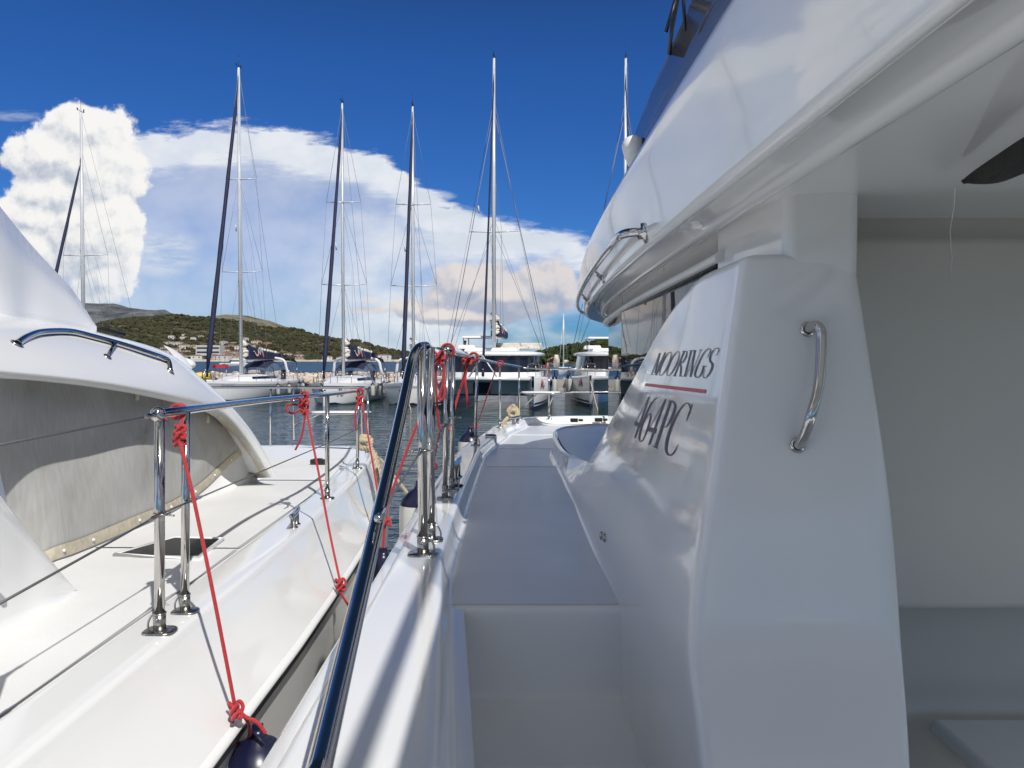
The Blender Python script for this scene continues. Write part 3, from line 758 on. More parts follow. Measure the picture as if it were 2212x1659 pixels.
# ---- cockpit bulkhead, locker, cover
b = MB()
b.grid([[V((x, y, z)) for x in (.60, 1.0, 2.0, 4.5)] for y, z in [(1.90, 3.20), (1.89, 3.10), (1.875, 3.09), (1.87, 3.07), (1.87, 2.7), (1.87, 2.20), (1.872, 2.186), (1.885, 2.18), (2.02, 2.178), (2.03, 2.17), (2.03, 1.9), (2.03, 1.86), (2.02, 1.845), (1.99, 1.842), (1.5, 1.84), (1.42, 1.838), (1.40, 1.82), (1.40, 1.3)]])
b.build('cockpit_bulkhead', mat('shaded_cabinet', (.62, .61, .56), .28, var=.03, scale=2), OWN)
b = MB(); b.box((1.64, 1.78, 1.845), (1.14, .36, .05), taper=.97); b.build('locker_plinth', 'gelm', OWN, bevel=.01)
cp = [at(2078, 391, Y=1.40), at(2100, 372, Y=1.34), at(2150, 340, Y=1.23), at(2212, 300, Y=1.12), at(2300, 250, Y=1.02)]
cb = [at(2078, 392, Y=1.39), at(2100, 396, Y=1.35), at(2150, 393, Y=1.20), at(2212, 370, Y=1.08), at(2300, 335, Y=1.0)]
b = MB(); b.grid([[a, a.lerp(c_, .5)+V((0, -.02, -.004)), c_] for a, c_ in zip(spline(cp, 4), spline(cb, 4))]); b.build('rolled_cover', 'blackc', OWN, solid=.008)
p = at(2063, 398, Y=1.56); b = MB(); b.box(p, (.018, .018, .016)); b.tube([p, at(2062, 440, Y=1.58), at(2052, 500, Y=1.62), at(2057, 560, Y=1.7), at(2048, 610, Y=1.75)], .0008, 6); b.build('cover_lanyard', 'gelm', OWN)

CT = bvh(CAB)
# wall handle
hA, nA = hit(CT, 1744, 712); hB, nB = hit(CT, 1722, 962)
print('handle', hA, nA, hB, nB)
off = V((-.02, -.055, .0))
g = MB(); hp_ = [hA, hA+nA*.02+V((.004, 0, .003)), hA+nA*.036+V((.010, 0, -.004)), hA+nA*.042+V((.012, 0, -.03)), hA.lerp(hB, .5)+nA*.044+V((.016, 0, 0)), hB+nB*.042+V((.012, 0, .06)), hB+nB*.03+V((.006, 0, .025)), hB+nB*.012+V((.002, 0, .004)), hB]
g.tube(spline(hp_, 6), .0105, 14); HD = g.build('handrail', 'steel', OWN)
for h, n in ((hA, nA), (hB, nB)):
    g = MB(); g.lathe(h, [(.0155, -.002), (.0155, .004), (.011, .006)], 18, axis=n); g.build('rail_flange', 'steel', HD)
# overflow fittings on the cabin side
h, n = hit(CT, 1303, 1158)
for k in (0, 1):
    h, n = hit(CT, 1300+k*7, 1157+k*5)
    g = MB(); g.lathe(h, [(.016, 0), (.016, .005), (.011, .007), (.0, .007)], 14, axis=n); g.build('drain_fitting', 'steelw', OWN)

# ---- lettering on the panel: strokes laid on the surface
def Z9(x, y): return ((2450+x/3.0156)/1.8228, (1300+y/3.0156)/1.8228)
def onsurf(px, py, d=.0015):
    h, n = hit(CT, px, py)
    return h+n*d if h is not None else None
def stroke(mb, pts, w, n=7):
    P = spline([(x, y, 0) for x, y in pts], n) if len(pts) > 2 else [V((pts[0][0], pts[0][1], 0)).lerp(V((pts[1][0], pts[1][1], 0)), i/8) for i in range(9)]
    w = [q_*1.02+.8 for q_ in w] if isinstance(w, (list, tuple)) else w*1.02+.8
    m = len(P); ws = [w]*m if not isinstance(w, (list, tuple)) else [prof([(i/(len(w)-1), q) for i, q in enumerate(w)], k/(m-1)) for k in range(m)]
    rows = []
    for i in range(m):
        t = P[min(i+1, m-1)]-P[max(i-1, 0)]
        if t.length < 1e-6: continue
        t.normalize(); nn = V((-t.y, t.x, 0))*ws[i]/2; a = P[i]+nn; c = P[i]-nn
        A = onsurf(*Z9(a.x, a.y)); B = onsurf(*Z9(c.x, c.y))
        if A is None or B is None: continue
        rows.append([A, B])
    if len(rows) > 1: mb.grid(rows)
def quad(mb, c4, n=16):
    a, b_, c_, d = [V((x, y, 0)) for x, y in c4]; rows = []
    for i in range(n+1):
        u = a.lerp(b_, i/n); v_ = d.lerp(c_, i/n); A = onsurf(*Z9(u.x, u.y)); B = onsurf(*Z9(v_.x, v_.y))
        if A is not None and B is not None: rows.append([A, B])
    mb.grid(rows)
def oval(mb, c, a, bb, w1, w2):
    pts = []; 
    for i in range(33):
        t = 2*math.pi*i/32; pts.append((c[0]+a[0]*math.sin(t)+bb[0]*math.cos(t), c[1]+a[1]*math.sin(t)+bb[1]*math.cos(t), abs(math.cos(t))))
    rows = []
    for i in range(33):
        p, q = pts[max(i-1, 0)], pts[min(i+1, 32)]; t = V((q[0]-p[0], q[1]-p[1], 0)).normalized(); ww = lerp(w1, w2, pts[i][2]**1.3); nn = V((-t.y, t.x, 0))*ww/2
        A = onsurf(*Z9(pts[i][0]+nn.x, pts[i][1]+nn.y)); B = onsurf(*Z9(pts[i][0]-nn.x, pts[i][1]-nn.y))
        if A is not None and B is not None: rows.append([A, B])
    mb.grid(rows)
L = MB()
# M
stroke(L, [(350, 528), (446, 276)], 8); stroke(L, [(447, 276), (391, 512)], 13); stroke(L, [(388, 512), (512, 270)], 6); stroke(L, [(511, 270), (404, 530)], 14)
stroke(L, [(338, 527), (372, 529)], 5); stroke(L, [(384, 530), (418, 533)], 6); stroke(L, [(438, 276), (460, 275)], 5); stroke(L, [(500, 269), (524, 268)], 5)
oval(L, (515, 400), (60, -141), (38, 4), 5, 13); oval(L, (607, 399), (62, -145), (41, 4), 5, 13)
# R
stroke(L, [(622, 545), (738, 252)], 14); stroke(L, [(735, 252), (768, 256), (762, 310), (730, 368), (690, 398), (678, 398)], [6, 10, 14, 12, 7, 4]); stroke(L, [(688, 396), (700, 430), (697, 490), (692, 545)], [6, 13, 14, 13])
stroke(L, [(602, 544), (642, 546)], 6); stroke(L, [(676, 546), (720, 548)], 6); stroke(L, [(716, 251), (742, 250)], 6)
# I
stroke(L, [(746, 548), (822, 245)], 15); stroke(L, [(728, 548), (764, 550)], 6); stroke(L, [(800, 245), (845, 243)], 6)
# N
stroke(L, [(770, 546), (868, 243)], 5); stroke(L, [(864, 243), (838, 400), (812, 556)], 16); stroke(L, [(812, 556), (938, 240)], 6); stroke(L, [(848, 241), (880, 240)], 6); stroke(L, [(918, 238), (956, 236)], 6)
# G
stroke(L, [(1016, 326), (1048, 262), (1050, 230), (1018, 226), (965, 285), (915, 385), (880, 470), (866, 530), (880, 560), (912, 556), (942, 520), (972, 432)], [4, 12, 8, 6, 11, 16, 18, 16, 9, 8, 14, 16]); stroke(L, [(952, 428), (1002, 430)], 7)
# S
stroke(L, [(1122, 302), (1150, 248), (1148, 220), (1112, 218), (1066, 275), (1044, 335), (1050, 372), (1074, 408), (1066, 460), (1034, 525), (996, 566), (968, 560), (966, 530), (984, 462)], [4, 10, 7, 6, 12, 16, 19, 22, 20, 14, 8, 6, 8, 4]); 
# digits
stroke(L, [(324, 788), (238, 1040), (152, 1280)], [10, 17, 15]); stroke(L, [(322, 790), (152, 1108)], 5); quad(L, [(150, 1088), (230, 1106), (214, 1156), (146, 1130)])
stroke(L, [(434, 806), (395, 816), (345, 880), (292, 985), (245, 1110), (212, 1225), (206, 1300), (226, 1322), (256, 1290), (295, 1190), (330, 1080), (342, 1012), (326, 990), (296, 1030), (268, 1090)], [4, 9, 13, 17, 19, 19, 15, 8, 9, 15, 19, 14, 7, 7, 4])
stroke(L, [(520, 822), (430, 1060), (322, 1362)], [12, 22, 19]); stroke(L, [(516, 824), (322, 1168)], 6); quad(L, [(320, 1148), (414, 1170), (396, 1230), (308, 1198)])
stroke(L, [(578, 850), (490, 1110), (398, 1398)], [26, 30, 30]); stroke(L, [(552, 843), (606, 848), (632, 900), (618, 970), (575, 1080), (536, 1136), (505, 1152), (484, 1138)], [10, 14, 24, 28, 24, 12, 8, 6]); stroke(L, [(362, 1374), (428, 1404)], 10)
stroke(L, [(766, 1082), (800, 985), (836, 878)], [3, 16, 8]); stroke(L, [(812, 930), (796, 880), (762, 868), (704, 925), (640, 1030), (582, 1160), (540, 1290), (524, 1400), (536, 1462), (570, 1486), (618, 1452), (668, 1356)], [12, 12, 8, 14, 24, 30, 32, 30, 22, 14, 14, 4])
L.build('lettering', 'ink', OWN)
Bm = MB(); quad(Bm, [(283, 630), (1003, 708), (990, 753), (268, 663)], 30); Bm.build('red_bar', 'red', OWN)

# ---- stanchions, rails and wires
def stanchion(base, top, r, parent, inward=1, plate=True, dirn=V((0, 1, 0))):
    g = MB(); g.tube([base+V((0, 0, .045)), top], r, 18); ST = g.build('stanchion', 'steel', parent)
    s = r/.0145
    g = MB(); g.tube([base+V((0, 0, .004)), base+V((0, 0, .064))], r*1.22, 18); g.tube([base+V((0, 0, .061)), base+V((0, 0, .066))], r*1.34, 18)
    g.lathe(base+V((0, -r*1.22, .048)), [(.006, 0), (.006, .006), (.0, .009)], 10, axis=(-inward*.7, -1, 0))
    g.build('socket', 'steelw', ST)
    g = MB(); a = .045*s; c = .034*s
    pts = []
    for k in range(20):
        w_ = 2*math.pi*k/20; cx, cy = math.cos(w_), math.sin(w_)
        pts.append((math.copysign(abs(cx)**.6, cx)*a, math.copysign(abs(cy)**.6, cy)*c*1.15))
    g.grid([[base+V((x*f, y*f, z)) for x, y in pts] for f, z in ((1.02, 0), (1.02, .005), (.96, .008), (.1, .009))], True, True); g.build('base_plate', 'steelw', ST)
    g = MB(); q = base+V((inward*r*1.1, 0, .10)); q = base+V((inward*r*1.1, 0, .058)); g.tube(spline([q, q+V((inward*.010, 0, -.006)), q+V((inward*.020, 0, -.028)), q+V((inward*.020, 0, -.054))], 5), .0032*s, 8); g.build('brace', 'steelw', ST)
    return ST
def top_at(base, px, py): return at(px, py, Y=base.y)
tops_own = [(911, 742), (931, 752), (966, 762), (979, 768), (1030.5, 775), (1080, 786), (1121, 794)]
rr = [.0165, .0145, .0125, .0125, .0125, .0125, .0125]
for bse, (px, py), r in zip(OB, tops_own, rr):
    tp_ = top_at(bse, px, py); stanchion(bse, tp_, r, OWN)
T6 = at(1183.5, 797, Y=S6.y); S6b = V((S6.x, S6.y, zg(S6.y))); stanchion(S6b, V((S6b.x, S6b.y, T6.z)), .0125, OWN)
S7 = at(1351, 906, Y=S6.y+.1); stanchion(V((S7.x, S7.y, zg(9.5))), V((S7.x, S7.y, T6.z)), .0125, OWN)
g = MB()
tube_pts = [at(668, 1750, Y=.86), at(690, 1659, Y=.95), at(797, 1205, Y=1.62), at(858, 935, Y=2.16), at(876, 850, Y=2.36), at(887, 795, Y=2.50), at(896, 765, Y=2.57), at(906, 751, Y=2.63), at(920, 748, Y=2.70)]
low = tube_pts[:3]; hi = spline(tube_pts[3:], 6)
g.tube([tube_pts[0], tube_pts[1], tube_pts[2]]+hi, .0168, 24); g.build('boarding_rail', 'steel', OWN)
ball = at(966, 757, Y=OB[2].y)
g = MB(); g.ell(ball, (.024, .024, .024), 10); g.tube([ball, at(945, 752, Y=OB[2].y-.35)], .006, 8); g.tube([at(945, 752, Y=OB[2].y-.35), at(921, 748, Y=OB[1].y)], .003, 8); g.tube([at(921, 749, Y=OB[1].y), at(930, 750, Y=OB[1].y+.15)], .009, 10); g.build('gate_wire', 'steel', OWN)
railpts = [ball]+[top_at(bb, px, py) for bb, (px, py) in zip(OB[3:], tops_own[3:])]
railpts = [ball, at(985, 763, Y=OB[3].y+.1), at(1001, 767, Y=4.6), at(1030, 774, Y=OB[4].y), at(1070, 783.5, Y=OB[5].y-.5), at(1090, 787, Y=OB[5].y+.3), at(1121, 792, Y=b5.y), at(1132, 794.5, Y=b5.y+.12), at(1145, 796, Y=b5.y+.12), at(1184, 796.5, Y=S6.y+.02), at(1240, 797.5, Y=S6.y+.06), at(1351, 800, Y=S7.y)]
g = MB(); rs_ = spline(railpts[:9], 5)+[railpts[9], railpts[10], railpts[11], at(1900, 800, Y=S7.y+.1)]
g.tube(rs_, .0140, 16); TR = g.build('top_rail', 'steel', OWN)
def wire(name, pts, r, parent, m='wire', ends=True, n=8):
    g = MB(); g.tube(pts, r, n); o = g.build(name, m, parent)
    if ends:
        for a, c in ((pts[0], pts[1]), (pts[-1], pts[-2])):
            d = (c-a); l = min(.10, d.length*.3); d.normalize()
            f = MB(); f.tube([a, a+d*l*.25, a+d*l*.3, a+d*l*.7, a+d*l*.75, a+d*l], [r*2.6, r*2.6, r*1.7, r*2.2, r*1.5, r*1.3], 10); f.ell(a, (r*3.4, r*3.4, r*3.4), 6); f.build('turnbuckle', 'steel', o)
    return o
m1 = at(910, 973, Y=OB[0].y-.02); m1b = at(926, 958, Y=OB[1].y); m2 = at(962, 918, Y=OB[2].y-.015); m2b = at(979, 902, Y=OB[3].y); m3 = at(1027, 868, Y=OB[4].y); m4 = at(1081, 860, Y=OB[5].y); m5 = at(1121, 848, Y=b5.y)
wire('lifeline', [m1, at(866, 1040, Y=2.08), at(818, 1120, Y=1.70)], .0032, OWN); wire('lifeline', [m1b, m2], .0032, OWN); wire('lifeline', [m2b, m3], .0028, OWN); wire('lifeline', [m3, m4, m5], .0025, OWN, ends=False)
for p_, r_ in ((m1, .0165), (m2, .0125), (m1b, .0145), (m2b, .0125)):
    g = MB(); g.tube([p_+V((r_*1.5*math.cos(t*.7), r_*1.5*math.sin(t*.7), 0)) for t in range(9)], .003, 6, closed=True); g.tube([p_+V((-.03, 0, 0)), p_+V((.035, -.005, 0))], .0032, 8); g.ell(p_+V((-.03, 0, 0)), (.006,)*3, 6); g.ell(p_+V((.038, -.005, 0)), (.006,)*3, 6); g.build('wire_clamp', 'steel', OWN)
# second rail + pulpit seat
g = MB(); g.tube([at(1121, 849, Y=b5.y), at(1160, 848, Y=S6.y+.02), at(1185, 849, Y=S6.y), at(1240, 847, Y=S6.y+.05), at(1351, 846, Y=S7.y), at(1900, 845, Y=S7.y+.1)], .0105, 12); g.build('mid_rail', 'steel', OWN)
def bow_seat(c, sx, sy, parent, legs):
    pts = [(c[0]+sx*math.copysign(abs(math.cos(w_))**.5, math.cos(w_)), c[1]+sy*math.copysign(abs(math.sin(w_))**.7, math.sin(w_))) for w_ in [2*math.pi*k/28 for k in range(28)]]
    g = MB(); g.grid([[V((lerp(c[0], x, f), lerp(c[1], y, f), c[2]+z)) for x, y in pts] for f, z in ((.02, -.008), (.94, -.01), (1, -.004), (1, .01), (.95, .018), (.02, .022))], True, True); s_ = g.build('bow_seat', 'gelm', parent)
    g = MB(); g.tube([V((x, y, c[2])) for x, y in pts], .010, 8, closed=True); g.build('seat_rim', 'steel', s_)
    for a, d in legs:
        g = MB(); g.tube([a, d], .009, 10); g.build('seat_strut', 'steel', s_)
sc_ = at(1168, 849, Y=b5.y-.12); bow_seat(sc_, .25, .13, OWN, [(at(1159, 852, Y=sc_.y), at(1122, 886, Y=b5.y)), (at(1196, 852, Y=sc_.y), at(1184, 884, Y=S6.y))])
# cleats
def cleat(base, d, parent, s=1.0):
    d = d.normalized(); g = MB(); sd_ = V((-d.y, d.x, 0))
    for k in (-1, 1):
        q = base+d*.035*s*k; g.tube([q, q+V((0, 0, .006)), q+V((0, 0, .012)), q+V((0, 0, .055))*s+d*.012*k*s], [.020*s, .020*s, .013*s, .011*s], 12)
    g.tube([base+d*x*s+V((0, 0, z*s)) for x, z in ((-.115, .066), (-.09, .062), (-.05, .058), (0, .057), (.05, .058), (.09, .062), (.115, .066))], [.006*s, .011*s, .013*s, .014*s, .013*s, .011*s, .006*s], 12)
    return g.build('cleat', 'steel', parent)
cb_ = post_base(984, 1033, zg); cleat(cb_, V((.1, 1, 0)), OWN, 1.5)
dp = post_base(987, 1050, zg); g = MB(); g.lathe(dp, [(.035, 0), (.035, .005), (.030, .009), (0, .010)], 20); g.build('deck_filler', 'navyv', OWN)
p = post_base(1060, 962, lambda y: zg(y)-.085); g = MB(); g.lathe(p, [(.085, -.01), (.078, .0), (.062, .012), (.058, .03), (.058, .085), (.055, .092), (.05, .095)], 26); q = g.build('winch_socket', 'gel', OWN)
g = MB(); g.lathe(p, [(.052, .092), (.052, .100), (.046, .104), (0, .104)], 26); g.build('socket_cap', 'navyv', q)
cb2 = post_base(1113, 916, zg); cleat(cb2, V((.5, 1, 0)), OWN, 1.3)

# ================================================================ neighbouring catamaran on the left
NB = empty('power_catamaran', (-3.5, 3, 0), 'sunlit white catamaran moored alongside with weathered grey canvas over its saloon windows', 'catamaran')
def zl(Y): return 1.89-.09*max(0, min(1, (Y-3.5)/5))
LB = [post_base(*q, zl) for q in [(345, 1365), (400, 1322), (707, 1077), (772, 1012), (797, 977)]]
for p in LB: print('left base', [round(c, 3) for c in p])
l4 = LB[4]
lp = [V((-1.165, -3, 0)), V((-1.165, 0, 0)), V((-1.165, 2.5, 0)), V((-1.166, 3.5, 0)), V((LB[2].x, LB[2].y, 0)), V((LB[3].x, LB[3].y, 0)), V((l4.x, l4.y, 0)), V((l4.x-.10, l4.y+.42, 0)), V((l4.x-.36, l4.y+.66, 0)), V((l4.x-.9, l4.y+.72, 0)), V((l4.x-1.6, l4.y+.66, 0)), V((-6.5, l4.y+.55, 0))]
LP = spline(lp, 8); LN = [-n for n in normals(LP)]
b = MB(); b.grid(loft(LP, LN, zl, [(-.13, -.006), (-.10, .0), (.0, .002), (.034, .0), (.046, -.005), (.054, -.014), (.062, -.030), (.066, -.037), (.150, -.165), (.235, -.275), (.250, -.30)]))
b.build('topsides', 'gel', NB, wn=True)
b = MB(); b.grid(loft(LP, LN, zl, [(.245, -.293), (.262, -.300), (.272, -.312), (.268, -.322), (.25, -.326)])); b.build('rubbing_strake', 'gelm', NB)
b = MB(); b.grid(loft(LP, LN, zl, [(.262, -.322), (.266, -.338), (.262, -.352), (.23, -.356)])); b.build('strake_gasket', 'black', NB)
b = MB(); b.grid(loft(LP, LN, zl, [(.235, -.345), (.215, -.6), (.17, -1.2), (.08, -1.7), (-.15, -2.1)])); b.build('hull', mat('gelcoat_hull', (.76, .755, .73), .25, var=.05, scale=1.2), NB)
# deck
linner = [p-n*.12 for p, n in zip(LP, LN)]
def lxin(Y):
    for a, c in zip(linner, linner[1:]):
        if a.y <= Y <= c.y and c.y-a.y > 1e-6: return lerp(a.x, c.x, (Y-a.y)/(c.y-a.y))
    return linner[-1].x
YB = max(p.y for p in linner)
b = MB(); yy = [-3+i*(YB+3)/60 for i in range(60)]+[YB]
b.grid([[V((lxin(y)-(7+lxin(y))*k/8, y, zl(y)-.008+.03*(k/8))) for k in range(9)] for y in yy]); b.build('foredeck', 'gelm', NB)
for a, c in [(-2.5, 3.64), (3.68, 5.95), (5.99, 7.5)]:
    b = MB(); b.grid([[V((x0+(-3.2-x0)*k/8, y, zl(y)-.008+.03*(abs(x0+(-3.2-x0)*k/8)-1.2)/5.8+.006)) for k in range(9)] for y in [a+(c-a)*i/16 for i in range(17)] for x0 in [lxin(y)-.02-.03*max(0, y-6)]]); b.build('nonskid_panel', 'nonskidw', NB)
# deck hatch
def deckpt(px, py, dz=.004): 
    p = post_base(px, py, lambda y: zl(y)+.0+dz); return p
hc = [deckpt(x, y) for x, y in [(256, 1197), (427, 1203), (479, 1163), (375, 1160)]]
hx0, hx1 = min(p.x for p in hc), max(p.x for p in hc)
b = MB(); hq = [deckpt(x, y, .012) for x, y in [(258, 1195), (425, 1201), (474, 1164), (377, 1161)]]; b.add([p+V((0, 0, 0)) for p in hq]+[p-V((0, 0, .02)) for p in hq], [(0, 1, 2, 3), (4, 7, 6, 5), (0, 4, 5, 1), (1, 5, 6, 2), (2, 6, 7, 3), (3, 7, 4, 0)])
HT = b.build('deck_hatch', 'glass', NB)
cen = sum(hq, V((0, 0, 0)))/4
g = MB(); fr = [cen+(p-cen)*1.07-V((0, 0, .006)) for p in hq]; g.tube(fr, .012, 6, closed=True); g.build('hatch_frame', 'gelm', HT)
p = deckpt(637, 1137, .0); cleat(p, V((-.12, 1, 0)), NB, 1.25)
p = deckpt(690, 997, .03); g = MB(); g.box(p, (.16, .05, .04)); g.box(p+V((-.02, .03, 0)), (.08, .04, .05)); g.build('hatch_hinge', 'black', NB, bevel=.006)
# raised foredeck hump
b = MB(); b.grid([[V((x, y, zl(y)+h)) for (x, h) in [(-2.0, 0.02), (-2.1, .06), (-2.4, .09), (-3.0, .10), (-5.5, .10)]] for y in (6.6, 6.9, 7.6, 7.75)]); 
# superstructure: brow with arched leg
TT = [(-150, 650, 3.3), (0, 672, 3.6), (110, 690, 4.0), (207, 708, 4.4), (300, 733, 4.65), (369, 752, 4.9), (412, 795, 5.05), (450, 832, 5.2), (488, 866, 5.3), (530, 908, 5.42), (566, 957, 5.55), (599, 1029, 5.68)]
BB = [(-150, 790), (0, 805), (140, 817), (250, 831), (345, 849), (405, 862), (445, 873), (478, 886), (503, 905), (532, 942), (560, 985), (587, 1031)]
BY = [2.51, 2.86, 3.27, 3.69, 4.15, 4.5, 4.78, 5.04, 5.15, 5.35, 5.5, 5.65]
R3 = [(-150, 815, 2.6), (0, 815, 2.95), (140, 828, 3.36), (250, 843, 3.8), (345, 862, 4.3), (405, 876, 4.65), (440, 888, 4.95), (464, 899, 5.3), (485, 922, 5.6), (505, 948, 5.8), (526, 988, 5.95), (541, 1033, 6.05)]
rows = []
for (tx, ty, tY), (bx, by), bY, (ix, iy_, iY) in zip(TT, BB, BY, R3):
    T = at(tx, ty, Y=tY); B = at(bx, by, Y=bY); I = at(ix, iy_, Y=iY)
    mid1 = T.lerp(B, .33)+V((.03, -.03, .035)); mid2 = T.lerp(B, .72)+V((.045, -.045, .03))
    wgt = min(1, (T-B).length/.3); mid1 = T.lerp(B, .33).lerp(mid1, wgt); mid2 = T.lerp(B, .72).lerp(mid2, wgt)
    back = T+V((-.5, .25, .03)); back2 = T+V((-1.6, .7, .02))
    rows.append([back2, back, T, mid1, mid2, B+V((0, 0, .012)), B, B+V((-.02, .01, -.004)), I+V((.01, 0, .0)), I])
b = MB(); b.grid(rows); BR = b.build('saloon_brow', 'gel', NB, sub=2); 
# brow inner face in beige: leg lining
b = MB(); rows = []
for (bx, by), bY, (ix, iy_, iY) in list(zip(BB, BY, R3))[6:]:
    B = at(bx-1.5, by, Y=bY+.012); I = at(ix, iy_, Y=iY-.03); rows.append([B, B.lerp(I, .5)+V((-.004, -.006, 0)), I])
b.grid(rows); b.build('brow_lining', 'beige', NB)
# flybridge coaming above
top = [(-150, 250, 3.2), (-20, 420, 3.7), (60, 520, 4.0), (105, 570, 4.15), (160, 630, 4.3), (205, 702, 4.45)]
bot = [(-150, 652, 3.28), (0, 673, 3.58), (60, 682, 3.8), (110, 691, 3.98), (170, 702, 4.25), (209, 709, 4.42)]
rows = []
for (a, c, Y), (d, e, Y2) in zip(spline(top, 4), spline(bot, 4)):
    T = at(a, c, Y=Y); B = at(d, e, Y=Y2); rows.append([T+V((-1.5, .4, .05)), T+V((-.1, .05, .01)), T, T.lerp(B, .5)+V((.012, -.012, 0)), B.lerp(T, .06), B+V((.0, 0, .004)), B+V((-.01, .01, -.06))])
b = MB(); b.grid(rows); b.build('flybridge', 'gel', NB)
# windscreen gasket (dark line on roof), searchlight pod
b = MB(); b.tube([at(208, 707, Y=4.5), at(240, 716, Y=4.62), at(270, 723, Y=4.75)], .012, 8, flat=.5); b.build('roof_gasket', 'black', NB)
p = at(404, 788, Y=5.6); b = MB(); b.ell(p+V((.0, 0, .012)), (.062, .07, .034), 10, Matrix.Rotation(.35, 3, 'Y')); q = b.build('searchlight', 'gelm', NB)
b = MB(); b.ell(p+V((-.02, -.03, -.028)), (.040, .04, .028), 10); b.build('searchlight_base', 'navyv', q)
b = MB(); b.grid([[at(x, y, Y=Y), at(x+22, y+14, Y=Y+.05), at(x+38, y+42, Y=Y+.02)] for x, y, Y in [(345, 742, 5.2), (372, 752, 5.3), (382, 760, 5.35)]]); b.build('roof_fairing', 'gelm', NB, sub=1)
# brow grab rail
BT = bvh(BR)
def bh_(px, py, d):
    h, n = hit(BT, px, py); return (h+n*d) if h is not None else at(px, py, Y=4)
def rim(px, py, dd):
    h, n = hit(BT, px, py)
    return at(px, py, Y=(h.y if h else 4.0)-dd)
ra = [bh_(36, 743, 0), rim(58, 728, .03), rim(92, 717, .06), rim(150, 716, .08), rim(200, 727, .08), rim(260, 743, .08), rim(320, 762, .08), rim(352, 773, .07), rim(364, 781, .05), bh_(368, 802, 0)]
g = MB(); g.tube(spline(ra, 5), .0155, 16); GR2 = g.build('grab_rail', 'steel', NB)
g = MB(); g.tube([rim(249, 741, .08), bh_(232, 771, 0)], .010, 10); h, n = hit(BT, 232, 771)
if h: g.lathe(h, [(.022, 0), (.02, .006), (.01, .008)], 12, axis=n)
g.build('rail_bracket', 'steel', GR2)
for px, py in ((36, 743), (368, 802)):
    h, n = hit(BT, px, py)
    if h: g = MB(); g.lathe(h, [(.026, -.002), (.026, .005), (.016, .008)], 14, axis=n); g.build('rail_flange', 'steel', GR2)
# quarter panel of the neighbour, mirrored
up = [(-260, 700, 2.25), (-120, 860, 2.40), (0, 1045, 2.62), (60, 1128, 2.75), (115, 1205, 2.86), (168, 1277, 2.98)]
dn = [(-260, 1480, 2.1), (-120, 1420, 2.28), (0, 1362, 2.53), (60, 1331, 2.67), (115, 1303, 2.80), (172, 1279, 2.985)]
rows = []
for (a, c, Y), (d, e, Y2) in zip(spline(up, 3), spline(dn, 3)):
    T = at(a, c, Y=Y); B = at(d, e, Y=Y2); B.z = zl(B.y)-.002
    rows.append([T+V((-.45, .1, 0)), T+V((-.03, .0, .002)), T, T.lerp(B, .45), T.lerp(B, .85)+V((-.012, 0, 0)), B, B+V((.05, 0, -.001))])
b = MB(); b.grid(rows); b.build('quarter_panel', 'gel', NB, sub=1)
p = at(4, 1222, Y=2.45); b = MB(); b.box(p+V((-.02, 0, 0)), (.02, .022, .03)); b.build('drain_fitting', 'gelm', NB, bevel=.005)
# canvas cover over the windows
bp_ = [(40, 1235, 3.30), (114, 1199, 3.39), (180, 1176, 3.6), (298, 1126, 4.1), (378, 1091, 4.6), (437, 1050, 5.1), (482, 1008, 5.5), (520, 975, 5.72)]
tp2 = [(-60, 770), (40, 780), (130, 790), (260, 810), (350, 830), (420, 850), (470, 875), (515, 930)]
bot3 = spline([at(x, y, Y=Y) for x, y, Y in bp_], 6); top3 = []
tpp = spline([(x, y, 0) for x, y in tp2], 6)
for q, bt in zip(tpp, bot3):
    t = at(q.x, q.y, x=-2.13)
    if t.y > 5.75: t = at(q.x, q.y, Y=5.75)
    top3.append(t)
rows = []
for i, (t, bt) in enumerate(zip(top3, bot3)):
    row = []
    for k in range(15):
        f = k/14; p = t.lerp(bt, f); wv = fbm(p.y*1.2+f, p.z*1.2, 1.0, 3)*.035*math.sin(math.pi*f); p += V((wv+.02*math.sin(math.pi*f), 0, 0)); row.append(p)
    rows.append(row)
b = MB(); b.grid(rows); CV = b.build('canvas_cover', 'canvas', NB, sub=1)
b = MB(); b.grid([[p+V((.006, -.004, .035)), p+V((.012, -.006, .012)), p+V((.010, -.006, -.022))] for p in bot3]); b.build('cover_hem', 'hem', CV)
for i in range(3, len(bot3), 5):
    b = MB(); p = bot3[i]+V((.014, -.008, .008)); b.lathe(p, [(.008, 0), (.007, .004), (0, .006)], 10, axis=(1, -.3, .2)); b.build('snap_fastener', 'gelm', CV)
for px, py in ((530, 838), (812, 1010)):
    pass
for fx, fy in ((985, 835), (1500, 1010)):
    qx, qy = (fx/1.8433)/1.8228, (1100+fy/1.8433)/1.8228; p = at(qx, qy, x=-2.08) if fx < 1200 else at(qx, qy, Y=5.2)
    b = MB(); b.tube([p+V((0, 0, .05)), p+V((.01, -.01, .01)), p+V((.01, -.01, -.03))], .012, 8); b.build('cover_toggle', 'hem', CV)
# windscreen base / cabin below canvas
b = MB(); b.grid([[p+V((-.03, .03, .02)), p+V((.0, -.005, -.03)), V((p.x+.02, p.y-.01, zl(p.y)-.01)), V((p.x+.06, p.y-.02, zl(p.y)-.008))] for p in bot3]+[[at(541, 1000, Y=6.0), at(548, 1020, Y=6.0), at(560, 1032, Y=5.95), at(565, 1034, Y=5.95)]]); b.build('cabin_base', 'gelm', NB)
